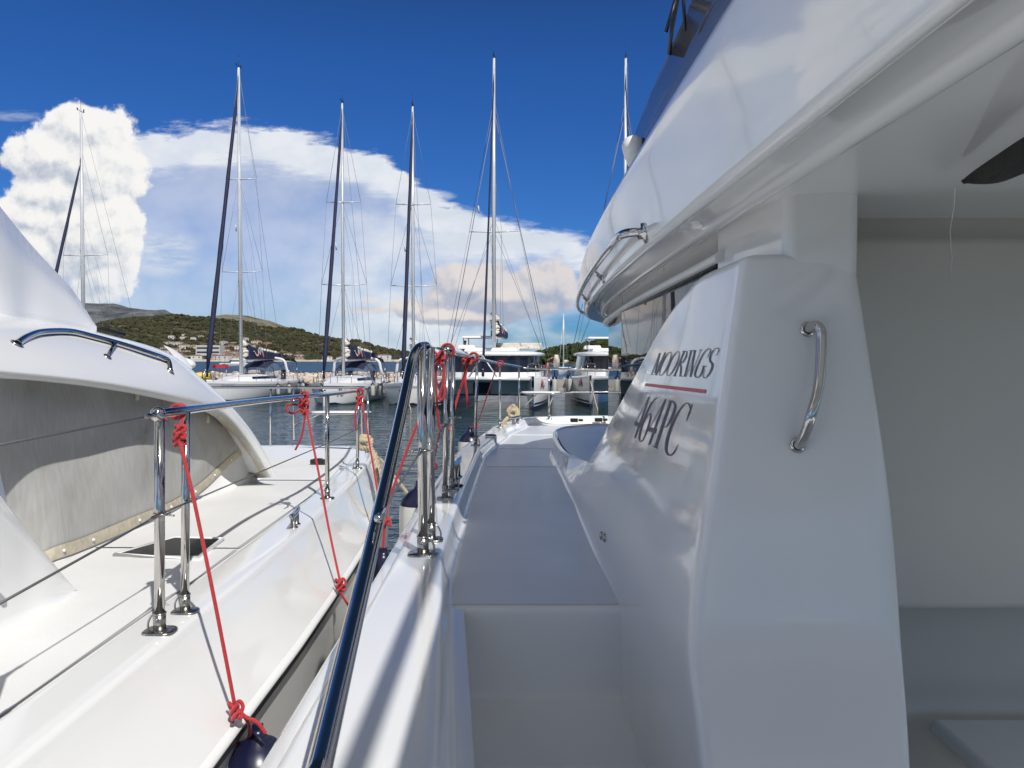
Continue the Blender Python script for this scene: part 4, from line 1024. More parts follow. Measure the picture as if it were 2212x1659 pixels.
# stanchions
tl = [(345, 893), (402, 884), (707, 853), (775, 846), (794, 839)]
for bb, (px, py), r in zip(LB, tl, [.0165, .0145, .0145, .0135, .0135]):
    stanchion(bb, top_at(bb, px, py), r, NB, inward=-1)
for Y in (1.60, 1.40):
    stanchion(V((-1.166, Y, zl(Y))), V((-1.166, Y, 2.61)), .0155, NB, inward=-1)
fp = at(584, 963, Y=l4.y+.68); fpb = V((fp.x, fp.y, zl(8.2))); g = MB(); g.tube([fpb, at(585, 836, Y=fp.y)], .0125, 14); g.build('stanchion', 'steel', NB)
fp = at(638, 960, Y=l4.y+.70); fpb = V((fp.x, fp.y, zl(8.2)))
f2 = at(637, 945, Y=l4.y+.62)
g = MB(); g.tube([at(635, 950, Y=l4.y+.6), at(634, 838, Y=l4.y+.6)], .012, 14); g.build('stanchion', 'steel', NB)
g = MB(); g.tube([at(782, 938, Y=l4.y+.3), at(783, 842, Y=l4.y+.3)], .0125, 14); g.build('stanchion', 'steel', NB)
bl = at(341, 895, Y=LB[0].y-.01); g = MB(); g.ell(bl, (.025,)*3, 10); g.build('gate_fitting', 'steel', NB)
rl = [bl, top_at(LB[0], 349, 893), top_at(LB[1], 402, 885.5), at(560, 866, Y=3.75), at(660, 856, Y=4.55), top_at(LB[2], 707, 851.5), top_at(LB[3], 775, 843), at(790, 839, Y=l4.y), at(797, 837.5, Y=l4.y+.22), at(793, 837, Y=l4.y+.42), at(775, 837, Y=l4.y+.58), at(740, 837, Y=l4.y+.64), at(585, 837, Y=l4.y+.66), at(400, 837, Y=l4.y+.66), at(100, 838, Y=l4.y+.66)]
g = MB(); g.tube([rl[0], rl[1]]+spline(rl[2:12], 5)+rl[12:], .0150, 18); g.build('top_rail', 'steel', NB)
wire('lifeline', [bl, V((-1.166, 1.62, 2.60))], .0036, NB)
ml = at(351, 1108, Y=LB[0].y); mlb = at(416, 1081, Y=LB[1].y); ml3 = at(707, 958, Y=LB[2].y); ml4 = at(774, 926, Y=LB[3].y)
wire('lifeline', [ml, V((-1.166, 1.62, 2.235))], .0036, NB); wire('lifeline', [ml, mlb], .0036, NB, ends=False); wire('lifeline', [mlb, ml3, ml4], .0032, NB)
g = MB(); g.tube([ml+V((.026*math.cos(t*.63), -.004+.026*math.sin(t*.63), 0)) for t in range(10)], .0028, 6, closed=True); g.ell(ml, (.012,)*3, 8); g.tube([ml+V((.02, -.02, -.002)), ml+V((.05, -.025, -.004))], .0035, 8); g.build('wire_clamp', 'steel', NB)
sp_ = at(737, 892, Y=l4.y+.45); bow_seat(sp_, .33, .12, NB, [(at(690, 895, Y=sp_.y), at(636, 918, Y=l4.y+.6)), (at(770, 895, Y=sp_.y), at(783, 925, Y=l4.y+.3))])
# ================================================================ ropes and fenders
def rope_thing(name, strands, r, label, cat, group=None, m='rope'):
    g = MB()
    for s_ in strands: g.tube(spline(s_, 8), r, 10)
    o = g.build(name, m); return tag(o, label, cat, group)
def coil(c, axis, rad, turns, pitch, n=14):
    ax = V(axis).normalized(); a = ax.orthogonal().normalized(); b = ax.cross(a)
    return [c+a*math.cos(2*math.pi*i/n)*rad+b*math.sin(2*math.pi*i/n)*rad+ax*(pitch*(i/n-turns/2)) for i in range(int(turns*n)+1)]
def knot(c, s, seed=0):
    r_ = random.Random(seed); out = []
    for i in range(13):
        t = 2*math.pi*i/12; out.append(c+V(((math.sin(t)+2*math.sin(2*t))*.32*s, (math.cos(t)-2*math.cos(2*t))*.26*s, -math.sin(3*t)*.55*s)))
    return out
RR = .0062
def fender(c, top_z, L_, r, label, group=None, dark=False):
    e = empty('fender', (c[0], c[1], top_z-L_), label, 'fender', group)
    g = MB(); g.lathe((0, 0, 0), [(r*.96, .16*L_), (r, .24*L_), (r, .78*L_), (r*.97, .84*L_)], 28); g.build('body', 'navyv' if dark else 'fend', e, local=True)
    g = MB(); g.lathe((0, 0, 0), [(r*.965, .84*L_), (r*.86, .885*L_), (r*.55, .935*L_), (r*.28, .962*L_), (r*.20, .985*L_), (r*.19, 1.0*L_), (0, L_*1.002)], 28); g.box((0, 0, L_*1.0), (r*.3, r*.12, L_*.05)); g.build('end_cap', 'navyv', e, local=True)
    g = MB(); g.lathe((0, 0, 0), [(0, -.01), (r*.2, 0), (r*.3, .04*L_), (r*.7, .09*L_), (r*.965, .16*L_)], 28); g.build('end_cap', 'navyv', e, local=True)
    return e
# neighbour's fenders
F1 = fender((-.860, 2.56), 1.545, .75, .115, 'fender with glossy navy cap at the bottom edge, hung from the nearest red rope')
F2 = fender((-.80, 3.95), 1.42, .75, .12, 'fender squeezed between the hulls beneath the second red rope')
F3 = fender((-.90, 5.1), 1.50, .75, .12, 'fender under the third red rope, mostly hidden behind the thick slanting rail')
# rope 1
t0 = top_at(LB[0], 384, 890); t0 = at(384, 889, Y=2.70); k1 = at(389, 925, Y=2.62); k2 = at(386, 952, Y=2.62); lo = at(508, 1528, Y=2.47)
strands = [coil(t0, (1, 8, .6), .0235, 2.2, .014), knot(k1, .018, 1), knot(k2+V((0, 0, -.004)), .022, 2), knot(at(387, 940, Y=2.61), .020, 5),
  [at(360, 905, Y=2.66), at(352, 915, Y=2.66), at(350, 950, Y=2.67), at(343, 1010, Y=2.68), at(341, 1040, Y=2.68)],
  [t0+V((.02, 0, -.02)), k1, k2, at(392, 968, Y=2.59), at(420, 1085, Y=2.54), at(464, 1300, Y=2.49), lo],
  knot(lo, .026, 3), knot(lo+V((.006, -.01, -.02)), .020, 6),
  [lo, at(502, 1560, Y=2.50), at(506, 1590, Y=2.54), at(516, 1604, Y=2.57), at(532, 1602, Y=2.57), at(540, 1580, Y=2.53), at(533, 1555, Y=2.49), lo],
  [lo, at(530, 1548, Y=2.47), at(555, 1560, Y=2.47), at(574, 1584, Y=2.47)]]
rope_thing('fender_rope', strands, RR, 'red braided rope knotted beside the nearest gate post of the sunlit catamaran', 'rope', 'red fender ropes')
t0 = at(657, 855, Y=4.52); k = at(655, 878, Y=4.44); lo = at(735, 1258, Y=3.95)
rope_thing('fender_rope', [coil(t0, (1, 8, .5), .0225, 2.2, .014), knot(k, .030, 2), knot(at(657, 868, Y=4.42), .028, 3), knot(at(658, 890, Y=4.42), .024, 3),
  [k, at(635, 874, Y=4.4), at(620, 876, Y=4.4), at(621, 888, Y=4.4), at(634, 893, Y=4.4), at(650, 884, Y=4.4)], [k, at(658, 900, Y=4.42), at(652, 940, Y=4.42), at(638, 972, Y=4.42)],
  [k, at(663, 893, Y=4.4), at(672, 940, Y=4.35), at(688, 1020, Y=4.25), at(710, 1140, Y=4.15), lo], knot(lo, .030, 2), knot(lo+V((0, 0, -.03)), .024, 4), [lo, at(733, 1275, Y=3.95), V((-.80, 3.95, 1.44))]], RR,
  'red braided rope tied mid-rail on the sunlit catamaran, loose loop sticking out to its left', 'rope', 'red fender ropes')
t0 = at(778, 846, Y=6.35); k = at(777, 862, Y=6.28); lo = at(808, 1020, Y=5.6)
rope_thing('fender_rope', [coil(t0, (1, 8, .5), .024, 2.2, .016), knot(k, .034, 2), knot(at(778, 872, Y=6.26), .030, 3), [k, at(770, 880, Y=6.25), at(767, 900, Y=6.25), at(769, 929, Y=6.25)],
  [k, at(784, 880, Y=6.2), at(793, 930, Y=6.0), at(808, 1018, Y=5.6), at(823, 1110, Y=5.3)]], RR+.001, 'red braided rope near the bow corner of the sunlit catamaran rail', 'rope', 'red fender ropes')
# own fenders
FA = fender((-.575, 4.75), 2.02, .80, .125, 'white fender with navy cap hanging between the two pairs of tall posts')
FB = fender((-.44, 8.0), 2.06, .80, .125, 'farthest white fender with navy cap beside the curved bow of the foreground boat')
FC = fender((-.60, 3.55), 1.90, .72, .13, 'navy capped fender low in the gap between the boats right of the thick rail')
FD = fender((-.70, 3.7), 1.58, .6, .12, 'all navy fender deep in the gap between the two hulls', dark=True)
bt = at(966, 757, Y=OB[2].y)
rope_thing('fender_rope', [coil(bt+V((0, .02, 0)), (.1, 1, 0), .031, 1.6, .012), [bt+V((-.03, 0, .0)), at(946, 770, Y=3.6), at(942, 800, Y=3.6), at(943, 860, Y=3.62), at(946, 900, Y=3.64), at(949, 920, Y=3.66), at(951, 924, Y=3.66)], knot(at(948, 768, Y=3.58), .030, 1), knot(at(948, 780, Y=3.58), .024, 4),
  [at(948, 772, Y=3.6), at(958, 790, Y=3.6), at(956, 830, Y=3.6), at(950, 850, Y=3.6), at(949, 862, Y=3.6), at(955, 863, Y=3.6), at(960, 850, Y=3.6), at(958, 800, Y=3.62), at(953, 775, Y=3.6)],
  [at(951, 924, Y=3.66), at(944, 960, Y=3.9), at(935, 1000, Y=4.4), at(931, 1012, Y=4.6), V((-.575, 4.75, 2.03))], knot(at(932, 1006, Y=4.55), .035, 5)], RR, 'red rope with long hanging loop on the gate post ball fitting of the foreground boat', 'rope', 'red fender ropes')
rope_thing('fender_rope', [[at(948, 768, Y=3.58), at(938, 800, Y=3.6), at(928, 848, Y=3.62), at(900, 919, Y=3.6), at(849, 1055, Y=3.57), at(833, 1120, Y=3.55), V((-.60, 3.55, 1.91))], knot(at(832, 1128, Y=3.54), .028, 1)], RR, 'taut red rope slanting down behind the nearest post to the fender in the gap', 'rope', 'red fender ropes')
t0 = at(1022, 772, Y=5.55); k = at(1010, 785, Y=5.45)
rope_thing('fender_rope', [coil(at(1023, 771.5, Y=5.5), (.4, 4, 0), .030, 2.2, .02), knot(at(1008, 781, Y=5.4), .034, 2), [t0, k, at(1003, 815, Y=5.4), at(991, 850, Y=5.4), at(976, 905, Y=5.35), at(970, 930, Y=5.3)], [k, at(1005, 820, Y=5.4), at(1008, 850, Y=5.4), at(1011, 880, Y=5.4)], [k, at(1006, 800, Y=5.4), at(994, 838, Y=5.4)]], .0085, 'red rope ends dangling from the rail just before the third post from camera', 'rope', 'red fender ropes')
t0 = at(1081, 785, Y=7.35)
rope_thing('fender_rope', [coil(t0, (.5, 3, 0), .026, 2.2, .02), [t0+V((0, 0, -.02)), at(1073, 795, Y=7.4), at(1060, 830, Y=7.5), at(1044, 880, Y=7.7), at(1030, 915, Y=7.9), V((-.44, 8.0, 2.07))], knot(at(1028, 920, Y=7.95), .035, 2)], .0055, 'thin red rope slanting from the bow rail to the farthest fender', 'rope', 'red fender ropes')
# mooring ropes
c = post_base(1108, 912, zg)
def twisted(pts, r, name, label, cat):
    P = spline(pts, 14); g = MB()
    for s_ in range(3):
        q = []
        for i, p in enumerate(P):
            t = P[min(i+1, len(P)-1)]-P[max(i-1, 0)]; t = t.normalized() if t.length > 0 else V((0, 0, 1)); a = t.orthogonal().normalized(); b2 = t.cross(a); w_ = i*.55+s_*2.094
            q.append(p+(a*math.cos(w_)+b2*math.sin(w_))*r*.55)
        g.tube(q, r*.62, 8)
    return tag(g.build(name, 'tan'), label, cat)
kc = at(1108, 893, Y=c.y)
twisted([at(1082, 921, Y=c.y-.5), at(1092, 908, Y=c.y-.1), kc+V((-.05, 0, -.03)), kc+V((-.06, 0, .03)), kc+V((0, .02, .085)), kc+V((.05, 0, .04)), kc+V((.06, -.02, -.02)), kc+V((0, -.03, -.04)), kc+V((-.05, -.03, .0)), kc+V((0, -.04, .045)), kc+V((.045, -.03, .01)), kc+V((.02, -.05, -.05)), kc+V((-.03, -.02, -.02)), kc+V((.0, .0, .05)), kc+V((.01, 0, .10))], .022, 'mooring_rope', 'beige three-strand rope bundled in a knot at the bow of the foreground boat', 'rope')
kc = at(790, 958, Y=6.85)
twisted([kc+V((-.06, 0, .03)), kc+V((-.03, 0, .06)), kc+V((.04, 0, .04)), kc+V((.03, -.02, -.03)), kc+V((-.05, -.02, -.03)), kc+V((-.05, -.03, .03)), kc+V((.02, -.03, .02)), at(800, 968, Y=6.8), at(812, 990, Y=6.6), at(818, 1030, Y=6.3), at(822, 1090, Y=6.0)], .024, 'mooring_rope', 'beige rope coiled on the bow corner of the sunlit catamaran and dropping over its side', 'rope')
rope_thing('mooring_line', [[at(820, 990, Y=6.3), at(843, 1018, Y=5.8), at(878, 1063, Y=5.2), at(900, 1095, Y=4.9)]], .012, 'thin tan line crossing the water gap behind the thick rail', 'rope', m='tan')

# ================================================================ background yachts
def lerpv(lst, x): return prof(lst, x)
def swash(e, o, ux, uz, s, m1='fend', m2='redf', nrm_=V((0, 0, 0))):
    """brush-stroke M emblem; o origin, ux along, uz up"""
    def st(pts, w, m):
        g = MB(); P = spline([(a, b, 0) for a, b in pts], 5); rows = []
        for i, p in enumerate(P):
            t = (P[min(i+1, len(P)-1)]-P[max(i-1, 0)]).normalized(); k = math.sin(math.pi*min(.9, .12+i/(len(P)-1)*.85)); nn = V((-t.y, t.x, 0))*w*k
            rows.append([o+ux*(p.x+nn.x)*s+uz*(p.y+nn.y)*s+nrm_, o+ux*(p.x-nn.x)*s+uz*(p.y-nn.y)*s+nrm_])
        g.grid(rows); return g.build('emblem', m, e, local=True)
    st([(0, 0), (.14, .28), (.32, .55), (.34, .30), (.36, .10)], .06, m1); st([(.36, .12), (.50, .35), (.58, .45), (.56, .2), (.62, .08), (.8, .12), (1.0, .34), (1.12, .30)], .05, m1)
    st([(.04, -.05), (.16, .18), (.28, .36)], .07, m2); st([(.42, .02), (.50, .2), (.6, .02), (.8, .0)], .035, m2)
def rig(e, mx, zdeck, ztop, bowx, bowz, sternx, beam, spr, furl, twinback=False, mr=.095, z0=None, fr=.12, wiref=.010):
    H = ztop-zdeck; cap = MB()
    g = MB(); g.tube([(mx, 0, zdeck), (mx-.05, 0, zdeck+H*.5), (mx-.16, 0, ztop)], [mr, mr, mr*.65], 14); ms = g.build('mast', 'alu', e, local=True)
    g = MB(); g.tube([(mx-.16, 0, ztop), (mx-.16, 0, ztop+.9)], .012, 5); g.tube([(mx-.5, 0, ztop+.06), (mx+.25, 0, ztop+.06)], .02, 5); g.box((mx-.45, 0, ztop+.16), (.05, .05, .22)); g.box((mx+.2, 0, ztop+.12), (.08, .04, .12)); g.build('masthead_fitting', 'black', ms, local=True)
    tips = []
    for zf, wd in spr:
        z = zdeck+H*zf; g = MB()
        for s_ in (-1, 1): g.tube([(mx, 0, z), (mx-.35, s_*wd, z+.10)], [.045, .028], 6)
        g.build('spreader', 'alu', ms, local=True); tips.append((mx-.35, wd, z+.10))
    W = MB()
    for s_ in (-1, 1):
        last = (mx-.35, s_*beam, zdeck)
        for tx, wd, z in tips:
            W.tube([last, (tx, s_*wd, z)], wiref, 4); last = (tx, s_*wd, z)
        W.tube([last, (mx-.14, 0, ztop-.25 if len(tips) > 1 else zdeck+H*.86)], wiref, 4)
        W.tube([(mx-.6, s_*beam*.95, zdeck), (mx, 0, tips[0][2])], wiref, 4)
        if len(tips) > 1: W.tube([tips[0][0:1]+(s_*tips[0][1], tips[0][2]), (mx, 0, tips[1][2])], wiref, 4)
        W.tube([(mx-4.2, s_*.15, zdeck+.6), (mx-1.2, s_*.35, zdeck+H*.42), (mx-.1, 0, zdeck+H*.62)], wiref*.7, 4)
        W.tube([(mx-2.2, s_*.15, zdeck+1.2), (mx-1.0, s_*.35, zdeck+H*.40)], wiref*.7, 4)
    if twinback:
        pass
    else:
        W.tube([(sternx+.3, 0, zdeck+1.5), (mx-.2, 0, ztop-.05)], wiref, 4)
        for s_ in (-1, 1): W.tube([(sternx+.1, s_*1.4, zdeck-.2), (sternx+.3, 0, zdeck+1.5)], wiref, 4)
    W.tube([(mx+.1, .1, zdeck+.3), (mx+.06, .1, ztop-.4)], wiref*.8, 4); W.tube([(mx-.3, -.1, zdeck+1), (mx-.25, -.05, ztop-.1)], wiref*.8, 4)
    W.build('shrouds', 'wiref', e, local=True)
    ft = zdeck+H*furl; A = V((bowx, 0, bowz)); B = V((mx+.02, 0, ft)); g = MB()
    P = [A.lerp(B, i/14) for i in range(15)]
    g.tube(P, [.05]+[fr*(1.15-.55*i/14)*(1+.08*math.sin(i*2.3)) for i in range(1, 14)]+[.03], 10); g.tube([B, V((mx-.1, 0, min(ztop, ft+H*.05)))], .02, 5); g.tube([A-V((0, 0, .3)), A], .08, 8); g.build('furled_genoa', 'navy', e, local=True)
    # radar reflector tube and flags halyard
    g = MB(); z = zdeck+H*.50; g.tube([(mx-.7, -beam*.35, z), (mx-.74, -beam*.33, z-.45)], .045, 8); g.build('radar_reflector', 'fend', ms, local=True)
    return ms
def boom_bag(e, mx, zb, L_, h0, emblem=True, bunch=True, yaw=0):
    root = V((mx-.2, 0, zb)); m = Matrix.Rotation(yaw, 3, 'Z'); q = lambda x, y, z: root+m @ V((-x, y, z))
    g = MB(); g.tube([q(0, 0, -.08), q(L_, 0, -.02)], .10, 10); bo = g.build('boom', 'alu', e, local=True)
    rows = []
    for i in range(13):
        t = i/12; h = lerp(h0, .35, t**.6)+.05*math.sin(i*1.7); wd = lerp(.26, .14, t); row = []
        for k in range(9):
            a = math.pi*k/8; row.append(q(.35+t*(L_-.35), math.cos(a)*wd*(1+.1*math.sin(i*2+k)), max(0, math.sin(a)**.55)*h))
        rows.append(row)
    g = MB(); g.grid(rows); g.poly(rows[0]); g.poly(rows[-1]); bg_ = g.build('sail_bag', 'navy', bo, local=True)
    if bunch:
        g = MB(); rd = random.Random(5)
        for i in range(9):
            z = h0*.15+i*h0*.11; g.ell(q(.20+rd.uniform(-.08, .08), rd.uniform(-.1, .1), z), (.26, .26, .11), 5, Matrix.Rotation(rd.uniform(-.5, .5), 3, 'X'))
        g.build('folded_mainsail', 'sail', bo, local=True); g = MB()
        for i in range(7): t = .45+i*.07; g.ell(q(t*L_, rd.uniform(-.05, .05), lerp(h0, .35, t**.6)+.03), (.20, .12, .12), 4)
        g.build('folded_mainsail', 'sail', bo, local=True)
    if emblem:
        for s_ in (1, -1):
            wd = .24; swash(bo, q(.55+(1.6 if s_ > 0 else 0), s_*wd, h0*.12), (m @ V((s_*1, 0, 0))), V((0, 0, 1)), 1.15 if L_ > 3 else .9, nrm_=V((0, s_*.04, 0)))
    return bo
def small_fender(pos, L_, r, group, label, tilt=0):
    e = empty('fender', pos, label, 'fender', group)
    g = MB(); g.lathe((0, 0, 0), [(0, -L_), (r*.5, -L_*.97), (r, -L_*.86), (r, -L_*.2)], 12); g.build('body', 'fend', e, local=True)
    g = MB(); g.lathe((0, 0, 0), [(r, -L_*.2), (r*.7, -L_*.08), (r*.2, 0), (0, .02)], 12); g.tube([(0, 0, 0), (0, 0, .45)], .012, 5); g.build('end_cap', 'navyv', e, local=True)
    e.rotation_euler.y = tilt
    return e
def monohull(wx, wy, yaw, L_, label, ztop, name=None, visible_detail=True, furl=.93, spr=((.34, 1.45), (.64, 1.1)), boomyaw=0.0, tent=True, mr=.095, fr=.12):
    """local +X = bow; root at the mast foot, on the water"""
    e = empty('sailing_yacht', (wx, wy, 0), label, 'sailboat', 'yachts moored across the basin', rz=yaw)
    xb = 5.0; xs = -7.2; fb = 1.25
    st = [xs, -6, -4, -2, 0, 1.5, 3, 4, 4.7, 5.0]
    hb = [(xs, 1.75), (-4, 2.0), (-1, 2.02), (1.5, 1.65), (3, 1.15), (4.2, .55), (4.8, .18), (5.0, .03)]
    sh = [(xs, 1.15), (-2, 1.12), (2, 1.22), (5, 1.38)]
    def sec(x):
        w_ = lerpv(hb, x); z = lerpv(sh, x); ex = min(1, max(0, (5.0-x)/.9)); kk = lerp(.0, .88, ex**.5)
        return [(w_, z), (w_*1.0, z-.16), (w_*.99, z-.30), (w_*(kk*.6+.4), .55), (w_*(kk*.75+.22), .18), (w_*(kk*.82+.10), .02), (w_*kk*.6, -.25), (0, -.5)]
    def band(i0, i1, m, name, off=0.0):
        g = MB()
        for s_ in (1, -1): g.grid([[V((x+(0 if z > .5 else -(.5-z)*.10*(x > 3)), s_*(y+off), z)) for y, z in sec(x)[i0:i1]] for x in st])
        return g.build(name, m, e, local=True)
    h = band(0, 8, 'gelf', 'hull'); band(1, 3, 'grey', 'sheer_stripe', .012)
    g = MB(); g.grid([[V((x, lerpv(hb, x)*k*.998, lerpv(sh, x)+.07*(1-k*k))) for k in (-1, -.6, 0, .6, 1)] for x in st]); g.poly([V((xs, y, z)) for y, z in sec(xs)[:6]]+[V((xs, -y, z)) for y, z in reversed(sec(xs)[:6])]); g.build('deck', 'gelf', e, local=True)
    g = MB()
    for s_ in (1, -1): g.grid([[V((x, s_*(lerpv(hb, x)*(.0 if False else (sec(x)[5][0]/max(.001, lerpv(hb, x))))+.02), z)) for z in (.20, .06)] for x in st[:-1]])
    g.build('boot_stripe', 'stripe', e, local=True)
    # coachroof
    cr = [(-3.6, 1.15, .42), (-2.0, 1.20, .46), (-.5, 1.12, .42), (1.0, .9, .30), (2.2, .62, .14), (3.0, .4, .02)]
    g = MB(); g.grid([[V((x, s_*w_*k, lerpv(sh, x)+.05+hh*q)) for s_, k, q in ((-1, 1.06, 0), (-1, 1, .35), (-1, .86, .9), (-1, .5, 1.04), (1, .5, 1.04), (1, .86, .9), (1, 1, .35), (1, 1.06, 0))] for x, w_, hh in cr]); g.poly([V((-3.6, s_*1.15*k, 1.2+.42*q)) for s_, k, q in ((-1, 1.06, 0), (-1, .86, .9), (1, .86, .9), (1, 1.06, 0))]); g.build('coachroof', 'gelf', e, local=True)
    for s_ in (1, -1):
        g = MB(); g.grid([[V((x, s_*(w_*1.015+.01), lerpv(sh, x)+.05+hh*.40)), V((x, s_*(w_*.93+.02), lerpv(sh, x)+.05+hh*.76))] for x, w_, hh in [(-3.3, 1.16, .42), (-2, 1.2, .46), (-.6, 1.13, .43), (.4, 1.0, .36)]]); g.build('window', 'glassf', e, local=True)
        for x in (-2.9, .9):
            g = MB(); g.grid([[V((x+dx_, s_*(lerp(sec(x+dx_)[2][0], sec(x+dx_)[3][0], .25)+.02), .86)), V((x+dx_, s_*(lerp(sec(x+dx_)[2][0], sec(x+dx_)[3][0], .05)+.02), 1.02))] for dx_ in (-.45, 0, .45)]); g.build('hull_window', 'glassf', e, local=True)
    # sprayhood, arch, bimini
    rows = []
    for x, hh, w_ in [(-1.9, .35, 1.1), (-2.2, .8, 1.15), (-2.7, 1.15, 1.25), (-3.3, 1.32, 1.35), (-3.9, 1.30, 1.4)]:
        rows.append([V((x, w_*math.cos(a), 1.35+hh*max(0, math.sin(a))**.6)) for a in [math.pi*k/8 for k in range(9)]])
    if tent:
        g = MB(); g.grid([r_[2:7] for r_ in rows[1:]]); g.build('sprayhood', 'navy', e, local=True)
        g = MB(); g.grid([r_[:3] for r_ in rows]); g.grid([r_[6:] for r_ in rows]); g.grid([r_[2:7] for r_ in rows[:2]]); g.build('sprayhood_window', 'clear', e, local=True)
        g = MB()
        for r_ in (rows[0], rows[2], rows[4]): g.tube(r_, .03, 6)
        g.build('sprayhood_frame', 'navy', e, local=True)
        g = MB(); g.tube(spline([(-4.3, 1.72, 1.1), (-4.0, 1.62, 2.0), (-3.9, 1.35, 2.66), (-3.9, 0, 2.80), (-3.9, -1.35, 2.66), (-4.0, -1.62, 2.0), (-4.3, -1.72, 1.1)], 5), .10, 8, flat=.6); g.build('cockpit_arch', 'gelf', e, local=True)
        g = MB(); g.grid([[V((x, w_*k, z-.13*k*k)) for k in (-1, -.5, 0, .5, 1)] for x, z, w_ in [(-4.1, 2.86, 1.35), (-5.0, 2.92, 1.4), (-6.0, 2.82, 1.4), (-6.7, 2.62, 1.35)]]); g.build('bimini', 'navy', e, local=True, solid=.03)
        g = MB()
        for s_ in (1, -1): g.tube([(-6.6, s_*1.35, 2.5), (-6.3, s_*1.6, 1.2)], .025, 6); g.tube([(-5.2, s_*1.38, 2.8), (-6.2, s_*1.6, 1.2)], .02, 6)
        g.build('bimini_frame', 'steelw', e, local=True)
        g = MB()
        for s_ in (1, -1): g.tube([(-5.6, s_*.8+.45*math.cos(t*math.pi/8), 1.85+.45*math.sin(t*math.pi/8)) for t in range(16)], .02, 5, closed=True); g.box((-5.4, s_*.8, 1.5), (.25, .3, .8))
        g.build('helm_station', 'black', e, local=True)
    # rails
    g = MB(); LL = MB()
    for s_ in (1, -1):
        xs_ = [-6.6, -4.6, -2.6, -.6, 1.2, 2.8, 4.0]
        for x in xs_: g.tube([(x, s_*lerpv(hb, x)*.96, lerpv(sh, x)), (x, s_*lerpv(hb, x)*.96, lerpv(sh, x)+.62)], .016, 5)
        for zo in (.34, .61): LL.tube([(x, s_*lerpv(hb, x)*.96, lerpv(sh, x)+zo) for x in xs_]+[(4.9, 0.25*s_, 1.38+zo)], .008, 4)
    g.tube(spline([(4.0, .62, 1.95), (4.7, .35, 2.0), (5.15, 0, 2.02), (4.7, -.35, 2.0), (4.0, -.62, 1.95)], 4), .018, 6); g.tube([(5.05, .1, 1.4), (5.15, 0, 2.0)], .016, 5); g.tube([(4.6, .35, 1.38), (4.7, .35, 2.0)], .016, 5); g.tube([(4.6, -.35, 1.38), (4.7, -.35, 2.0)], .016, 5)
    g.tube(spline([(xs+.1, 1.5, 1.8), (xs, 1.2, 1.85)], 3), .018, 5); g.build('pulpit', 'steelw', e, local=True); LL.build('guard_wires', 'wiref', e, local=True)
    g = MB(); g.box((5.05, 0, 1.32), (.5, .12, .10)); g.tube([(5.25, 0, 1.28), (5.30, 0, 1.0), (5.1, 0, .92)], .035, 6); g.tube([(5.1, -.2, .95), (5.1, .2, .95)], .05, 6); g.build('anchor', 'steelw', e, local=True)
    rig(e, 0, 1.5, ztop, 4.75, 1.9, xs, 1.75, spr, furl, mr=mr, fr=fr)
    boom_bag(e, 0, 2.75, 4.6, 1.15, yaw=boomyaw)
    return e
MBn = 'yachts moored across the basin'
def heading(d): # yaw for bow pointing toward -Y rotated by d (radians, +: toward -X)
    return -math.pi/2-d
def putpx(px, Y): return (px-CX)/F*Y
Yb = 53.0
B = monohull(putpx(521, Yb), Yb, heading(.10), 12, 'white yacht with navy sprayhood, second mast from the left, whole side showing', 2.8+(HZ-150)/F*Yb-.1, mr=.13, fr=.15, boomyaw=-.17)
Yc = 49.0
Cc = monohull(putpx(742, Yc), Yc, heading(.02), 12, 'white yacht beyond the bow corner rail of the sunlit boat, third mast from left', 2.8+(HZ-228)/F*Yc, boomyaw=-.22)
Yd = 48.5
D = monohull(putpx(893, Yd), Yd, heading(-.005), 12, 'white yacht behind the thick slanting rail, fourth mast from the left', 2.8+(HZ-235)/F*Yd, boomyaw=-.05)
Ya = 52.0
A_ = monohull(putpx(182, Ya), Ya, heading(.10), 12, 'sailing yacht hidden behind the sunlit catamaran, leftmost mast against the big cloud', 2.8+(HZ-247)/F*Ya, furl=.80, spr=((.46, 1.6),), boomyaw=.1, mr=.12)
# emblem/name on bow of B and C
def hull_text(e, txt, x0, side, z, size, m, y0):
    cu = bpy.data.curves.new('name_text', 'FONT'); cu.body = txt; cu.size = size; cu.extrude = .004; cu.shear = .3; cu.space_character = 1.1
    t = bpy.data.objects.new('name_text', cu); C.objects.link(t); dg = bpy.context.evaluated_depsgraph_get(); dg.update()
    me = bpy.data.meshes.new_from_object(t.evaluated_get(dg)); bpy.data.objects.remove(t); me.materials.clear(); me.materials.append(M[m])
    o = bpy.data.objects.new('boat_name', me); C.objects.link(o); o.parent = e; return o
o = hull_text(B, 'BELLA PAOLA', 0, -1, 1.0, .20, 'inkg', 0); 
# local hull side facing the camera on B is +Y local? place on both topsides near the bow
def place_name(o, hbx, x, s_, z):
    p1 = V((x, s_*(prof([(1.5, 1.65), (3, 1.15), (4.2, .55), (4.8, .18)], x)+.035), z)); x2 = x-1.3
    p2 = V((x2, s_*(prof([(1.5, 1.65), (3, 1.15), (4.2, .55), (4.8, .18)], x2)+.035), z)); d = (p2-p1).normalized(); up = V((0, 0, 1)); n = d.cross(up)
    o.matrix_local = Matrix(((d.x, up.x, n.x, p1.x), (d.y, up.y, n.y, p1.y), (d.z, up.z, n.z, p1.z), (0, 0, 0, 1)))
place_name(o, None, 4.15, 1, 1.02)
o = hull_text(Cc, 'JOVIAN', 0, -1, 1.0, .20, 'inkg', 0); place_name(o, None, 4.2, 1, .98) if False else bpy.data.objects.remove(o)
swash(Cc, V((4.15, .66, .72)), V((-.88, .46, 0)), V((0, 0, 1)), .62, 'stripe', 'inkg')
